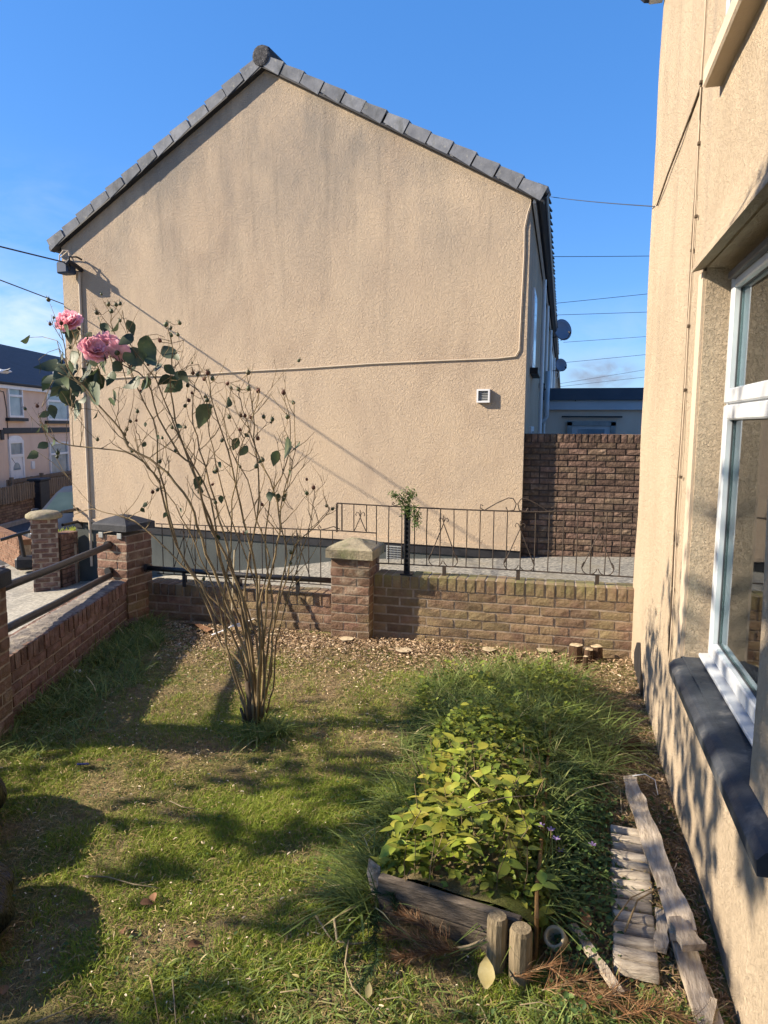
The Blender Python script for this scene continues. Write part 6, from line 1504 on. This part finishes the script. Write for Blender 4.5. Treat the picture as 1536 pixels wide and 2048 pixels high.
stick([Z(300, 1955), Z(310, 2000), Z(318, 2048)], .003, 'brown stalk near the bottom of the lawn', M_CANE)
stick([Z(345, 1960), Z(352, 2048)], .0028, 'pale straight stalk beside the brown one at the bottom')
stick([Z(900, 1628, .30), Z(960, 1608, .31), Z(1010, 1595, .31), Z(1075, 1590, .28)], .003, 'pale dry stem lying over the bed leaves')
stick([Z(940, 1552, .32), Z(958, 1572, .31), Z(966, 1595, .27)], .003, 'short curved straw over the bed leaves')
stick([Z(1250, 1862, .06), Z(1275, 1800, .09), Z(1318, 1776, .08), Z(1335, 1775, .06)], .004, 'twig lying over the middle of the log edging', M_CANE)
stick([Z(1222, 1850, .06), Z(1262, 1795, .09), Z(1300, 1778, .08)], .003, 'second thinner twig over the log edging', M_CANE)
stick([Z(1265, 1552, .08), Z(1290, 1548, .10), Z(1310, 1560, .09), Z(1316, 1590, .04)], .0028, 'white curved wire beside the top of the splintered plank', M_WHITE)
stick([Z(1240, 1575), Z(1244, 1625)], .004, 'upright pale twig left of the splintered plank')
stick([Z(1190, 1430, .08), Z(1240, 1490, .04), Z(1300, 1560, .02)], .003, 'long dry stem crossing the bare strip by the house')
stick([Z(420, 1262, .02), Z(452, 1252, .05), Z(470, 1200, .3), Z(452, 1160, .45)], .0028, 'thin green stake wire between the rose canes', M_CANE)
for px, py, ln_ in ((1040, 2010, 0), (1150, 1990, 1), (760, 2000, 2), (560, 1985, 3)): stick([Z(px, py), Z(px+40, py-6), Z(px+75, py+8)], .002, ('dry straw under the twig heap', 'dry straw at the bottom right', 'dry straw below the green sprig', 'dry straw near the bottom middle')[ln_])
# fallen leaves
FL = [ovate('fallen_leaf', M_DLEAF, .5, .4, .62), ovate('fallen_leaf', M_YLEAF, .15, .2, .5)]
for me_ in FL: pass
def fallen(px, py, s, mi, rot, label, z=.035):
    q = atZ(px, py, z); me_ = FL[mi]; o = bpy.data.objects.new('fallen_leaf', me_); COL.objects.link(o); o.location = q; o.rotation_euler = rot; o.scale = (s, s, s); tag(o, label, 'leaf')
fallen(280, 1806, .046, 0, (.2, .4, -1.2), 'curled brown leaf, left one of the pair in the lawn')
fallen(308, 1802, .05, 0, (.3, -.3, .6), 'curled brown leaf, right one of the pair in the lawn')
fallen(375, 1892, .05, 0, (.1, .3, -.9), 'brown leaf below the pair, near the bottom')
fallen(245, 1868, .05, 0, (.1, -.4, .5), 'dark crumpled leaf left of the lower brown leaf')
fallen(655, 1746, .032, 0, (.6, .2, .2), 'small orange leaf between the lawn and the bed')
fallen(192, 1522, .04, 0, (.2, .1, -1.0), 'brown leaf beside the blue scrap')
fallen(972, 1978, .115, 1, (.35, .1, .12), 'long pale yellow leaf lying below the bed corner', .05)
fallen(735, 1996, .05, 1, (.4, .3, .2), 'small pale yellow leaf under the green sprig')
fallen(1172, 1858, .075, 0, (.7, .2, .25), 'upright yellow brown leaf beside the thin plank', .03)
fallen(598, 1955, .03, 1, (.1, .2, 1.2), 'tiny pale leaf near the bottom middle')
fallen(5, 1990, .05, 0, (.2, .2, .6), 'brown leaf at the left picture edge near the bottom')
q = atZ(165, 1528, .03); o = MB().prism([(-.03, -.012), (.02, -.02), (.034, .004), (.0, .016), (-.026, .008)], -.003, .003).build('blue_scrap', M_BLUE); o.location = q; o.rotation_euler = (R(70), 0, .3); tag(o, 'small blue plastic scrap on the lawn', 'plastic scrap')
q = atZ(155, 1343, .02); o = MB().box((0, 0, 0), (.05, .03, .02), .4, ch=.006).build('white_scrap', M_WHITE); o.location = q; tag(o, 'small white crumb at the foot of the left wall', 'scrap')
q = atZ(1057, 1152, .17); q = atY(1057, 1152, 6.6); o = None
dg = empty('drain_cover', (atY(1055, 1153, 6.9).x, 6.9, fz(-.3)+.03), 0, 'dark slotted cover lying on the alley path behind the wall', 'drain cover')
MB().box((0, 0, 0), (.42, .16, .03), ch=.005).build('plate', M_IRON, dg)
mb = MB()
for i in range(9): MB().box((-.18+i*.045, 0, .018), (.02, .12, .008)).build('slot', M_BLACK, dg)
# lit grass in the neighbouring forecourt
q = Vector((pc.x+.55, pc.y+1.5, -.8)); n_ = 2200; x = RNG.uniform(q.x-1.3, q.x+.1, n_); y = RNG.uniform(q.y-.6, q.y+.8, n_)
o = blades('forecourt_grass', np.stack([x, y, np.full(n_, -.12)], 1), RNG.uniform(.06, .16, n_), RNG.uniform(.01, .02, n_), RNG.uniform(.2, 1, n_), RNG.uniform(.3, .8, n_), M_GRASS, 2, label='bright grass behind the short forecourt wall')
o = MB().box((q.x-.6, q.y+.1, -.46), (1.4, 1.5, .66)).build('ground', M_SOIL); tag(o, kind='structure')

# ================================================================== THE TREE THAT SHADES THE GARDEN
PATCH = [(300, 1395, .11), (345, 1425, .10), (400, 1410, .10), (330, 1455, .08), (270, 1445, .08), (160, 1590, .09), (150, 1570, .06), (250, 1560, .12), (300, 1570, .08), (610, 1350, .12), (690, 1370, .13), (450, 1350, .10), (560, 1755, .12), (500, 1775, .10), (640, 1740, .10), (420, 1600, .09), (560, 1620, .11), (250, 1850, .08), (330, 1880, .10), (240, 1800, .07), (560, 1930, .08), (700, 1640, .06),
         (880, 1540, .14), (960, 1500, .10), (830, 1600, .09), (1000, 1580, .09), (700, 1960, .09), (650, 2010, .12), (820, 2000, .10), (1150, 2035, .16), (1280, 2010, .12), (20, 1990, .06), (480, 1500, .06), (760, 1480, .09), (660, 1560, .05)]
PATCH += [(200, 1700, .10), (120, 1640, .08), (360, 1690, .10), (90, 1760, .08), (170, 1800, .10), (420, 1820, .10), (300, 1960, .10), (150, 1930, .10), (460, 1900, .08), (60, 1480, .08), (130, 1470, .08), (230, 1520, .08), (380, 1530, .09)]
PATCH = [(atZ(a, b, 0), r) for a, b, r in PATCH]+[(Vector((.08, 2.75, 0)), .20), (Vector((.12, 3.05, 0)), .18), (Vector((-.10, 2.62, 0)), .14), (Vector((-.05, 3.3, 0)), .14)]
WP = [(atX(1462, 1650, XH), .13), (atX(1450, 1760, XH), .14), (atX(1480, 1860, XH), .12), (atX(1500, 1980, XH), .10), (atX(1310, 1450, XH), .10), (atX(1345, 1480, XH), .08), (atX(1355, 1560, XH), .07), (atX(1385, 1650, XH), .06), (atX(1536, 1950, XH), .14), (atX(1330, 1250, XH), .14), (atX(1300, 1330, XH), .2), (atX(1318, 1180, XH), .16)]
r_ = np.random.default_rng(77)
def lands(P):
    """where the sunbeam through each point of the crown goes on to land: (on the house wall) y, z ; (on the lawn) x, y"""
    t = (XH-P[:, 0])/LD.x; yw = P[:, 1]+LD.y*t; zw = P[:, 2]+LD.z*t
    tg = P[:, 2]/-LD.z; return yw, zw, P[:, 0]+LD.x*tg, P[:, 1]+LD.y*tg
def crown(n, cx, cy, cz, rx, ry, rz, size):
    d = r_.normal(size=(n, 3)); d /= np.linalg.norm(d, axis=1)[:, None]; P = np.array([cx, cy, cz])+d*(r_.random(n)**.45)[:, None]*np.array([rx, ry, rz])
    yw, zw, xg, yg = lands(P); j = r_.normal(0, .05, n); wob = .25*np.sin(3*P[:, 2]+P[:, 0])
    ylim = np.interp(xg, [-4, -3.3, -2.0, .6], [3.5, 4.0, 4.75, 4.85])
    zl = np.where(yw < 3.3, 2.46+(3.3-yw)*.38, np.interp(yw, [3.3, 3.6, 4.3, 4.9], [1.75, 1.3, .95, .55]))
    keep = np.where(zw <= 0, yg+j < ylim+.12*wob, (zw+j < zl+.06*wob) & (yw+j < 4.75+.3*wob))
    for p, rr_ in PATCH: keep &= ~((zw < .25) & ((xg-p.x)**2/1.8+(yg-p.y)**2 < (rr_*1.35*(.8+.4*r_.random(n)))**2))
    for p, rr_ in WP: keep &= ~((zw > -.1) & ((yw-p.y)**2+(zw-p.z)**2/3.2 < (rr_*(.75+.4*r_.random(n)))**2))
    return P[keep]
tree = empty('street_tree', (-4.7, -1.4, fz(-4.7)), 0, 'broad leafy tree out to the left behind the camera that dapples the lawn', 'tree')
TL = np.array(list(tree.location))
def screen(n, *a):
    P = crown(n, *a); yw, zw, _, _ = lands(P); return P[(zw > .35) & (yw < 3.6)]
Pc = np.concatenate([screen(16000, -5.2, -1.4, 5.0, 1.4, 2.4, 2.0, .1), screen(4500, -5.2, -1.6, 6.3, 1.2, 2.2, 1.3, .1), crown(3300, -5.2, -.4, 3.7, 1.5, 3.3, 2.5, .1), crown(1900, -5.5, -2.4, 5.2, 1.5, 2.6, 2.2, .1), crown(1900, -5.0, 1.5, 2.6, 1.1, 1.8, 1.6, .1)])
print('tree leaves', len(Pc))
leaflets('crown', Pc-TL, r_.uniform(.08, .13, len(Pc)), r_.random(len(Pc)), M_TREEL, parent=tree, flat=1.3, aspect=.7)
tk = MB().tube([(0, 0, 0), (.05, .02, 1.2), (0, .1, 2.3), (.1, .2, 3.4)], [.22, .18, .15, .08], 10)
tk.build('trunk', M_TRUNK, tree, True)
for a_, b_ in (((0, .05, 1.9), (.2, 1.9, 3.0)), ((0, .1, 2.2), (-.2, -2.6, 4.2)), ((.0, .1, 2.6), (.5, -.9, 5.2)), ((0, .05, 1.5), (.1, 1.3, 2.4)), ((0, .1, 2.6), (-.8, .8, 4.6)), ((0, .1, 2.4), (.1, -3.2, 5.6))):
    a_ = Vector(a_); b_ = Vector(b_); MB().tube([a_, a_.lerp(b_, .5)+Vector((.1, 0, .25)), b_], [.08, .05, .02], 7).build('limb', M_TRUNK, tree, True)
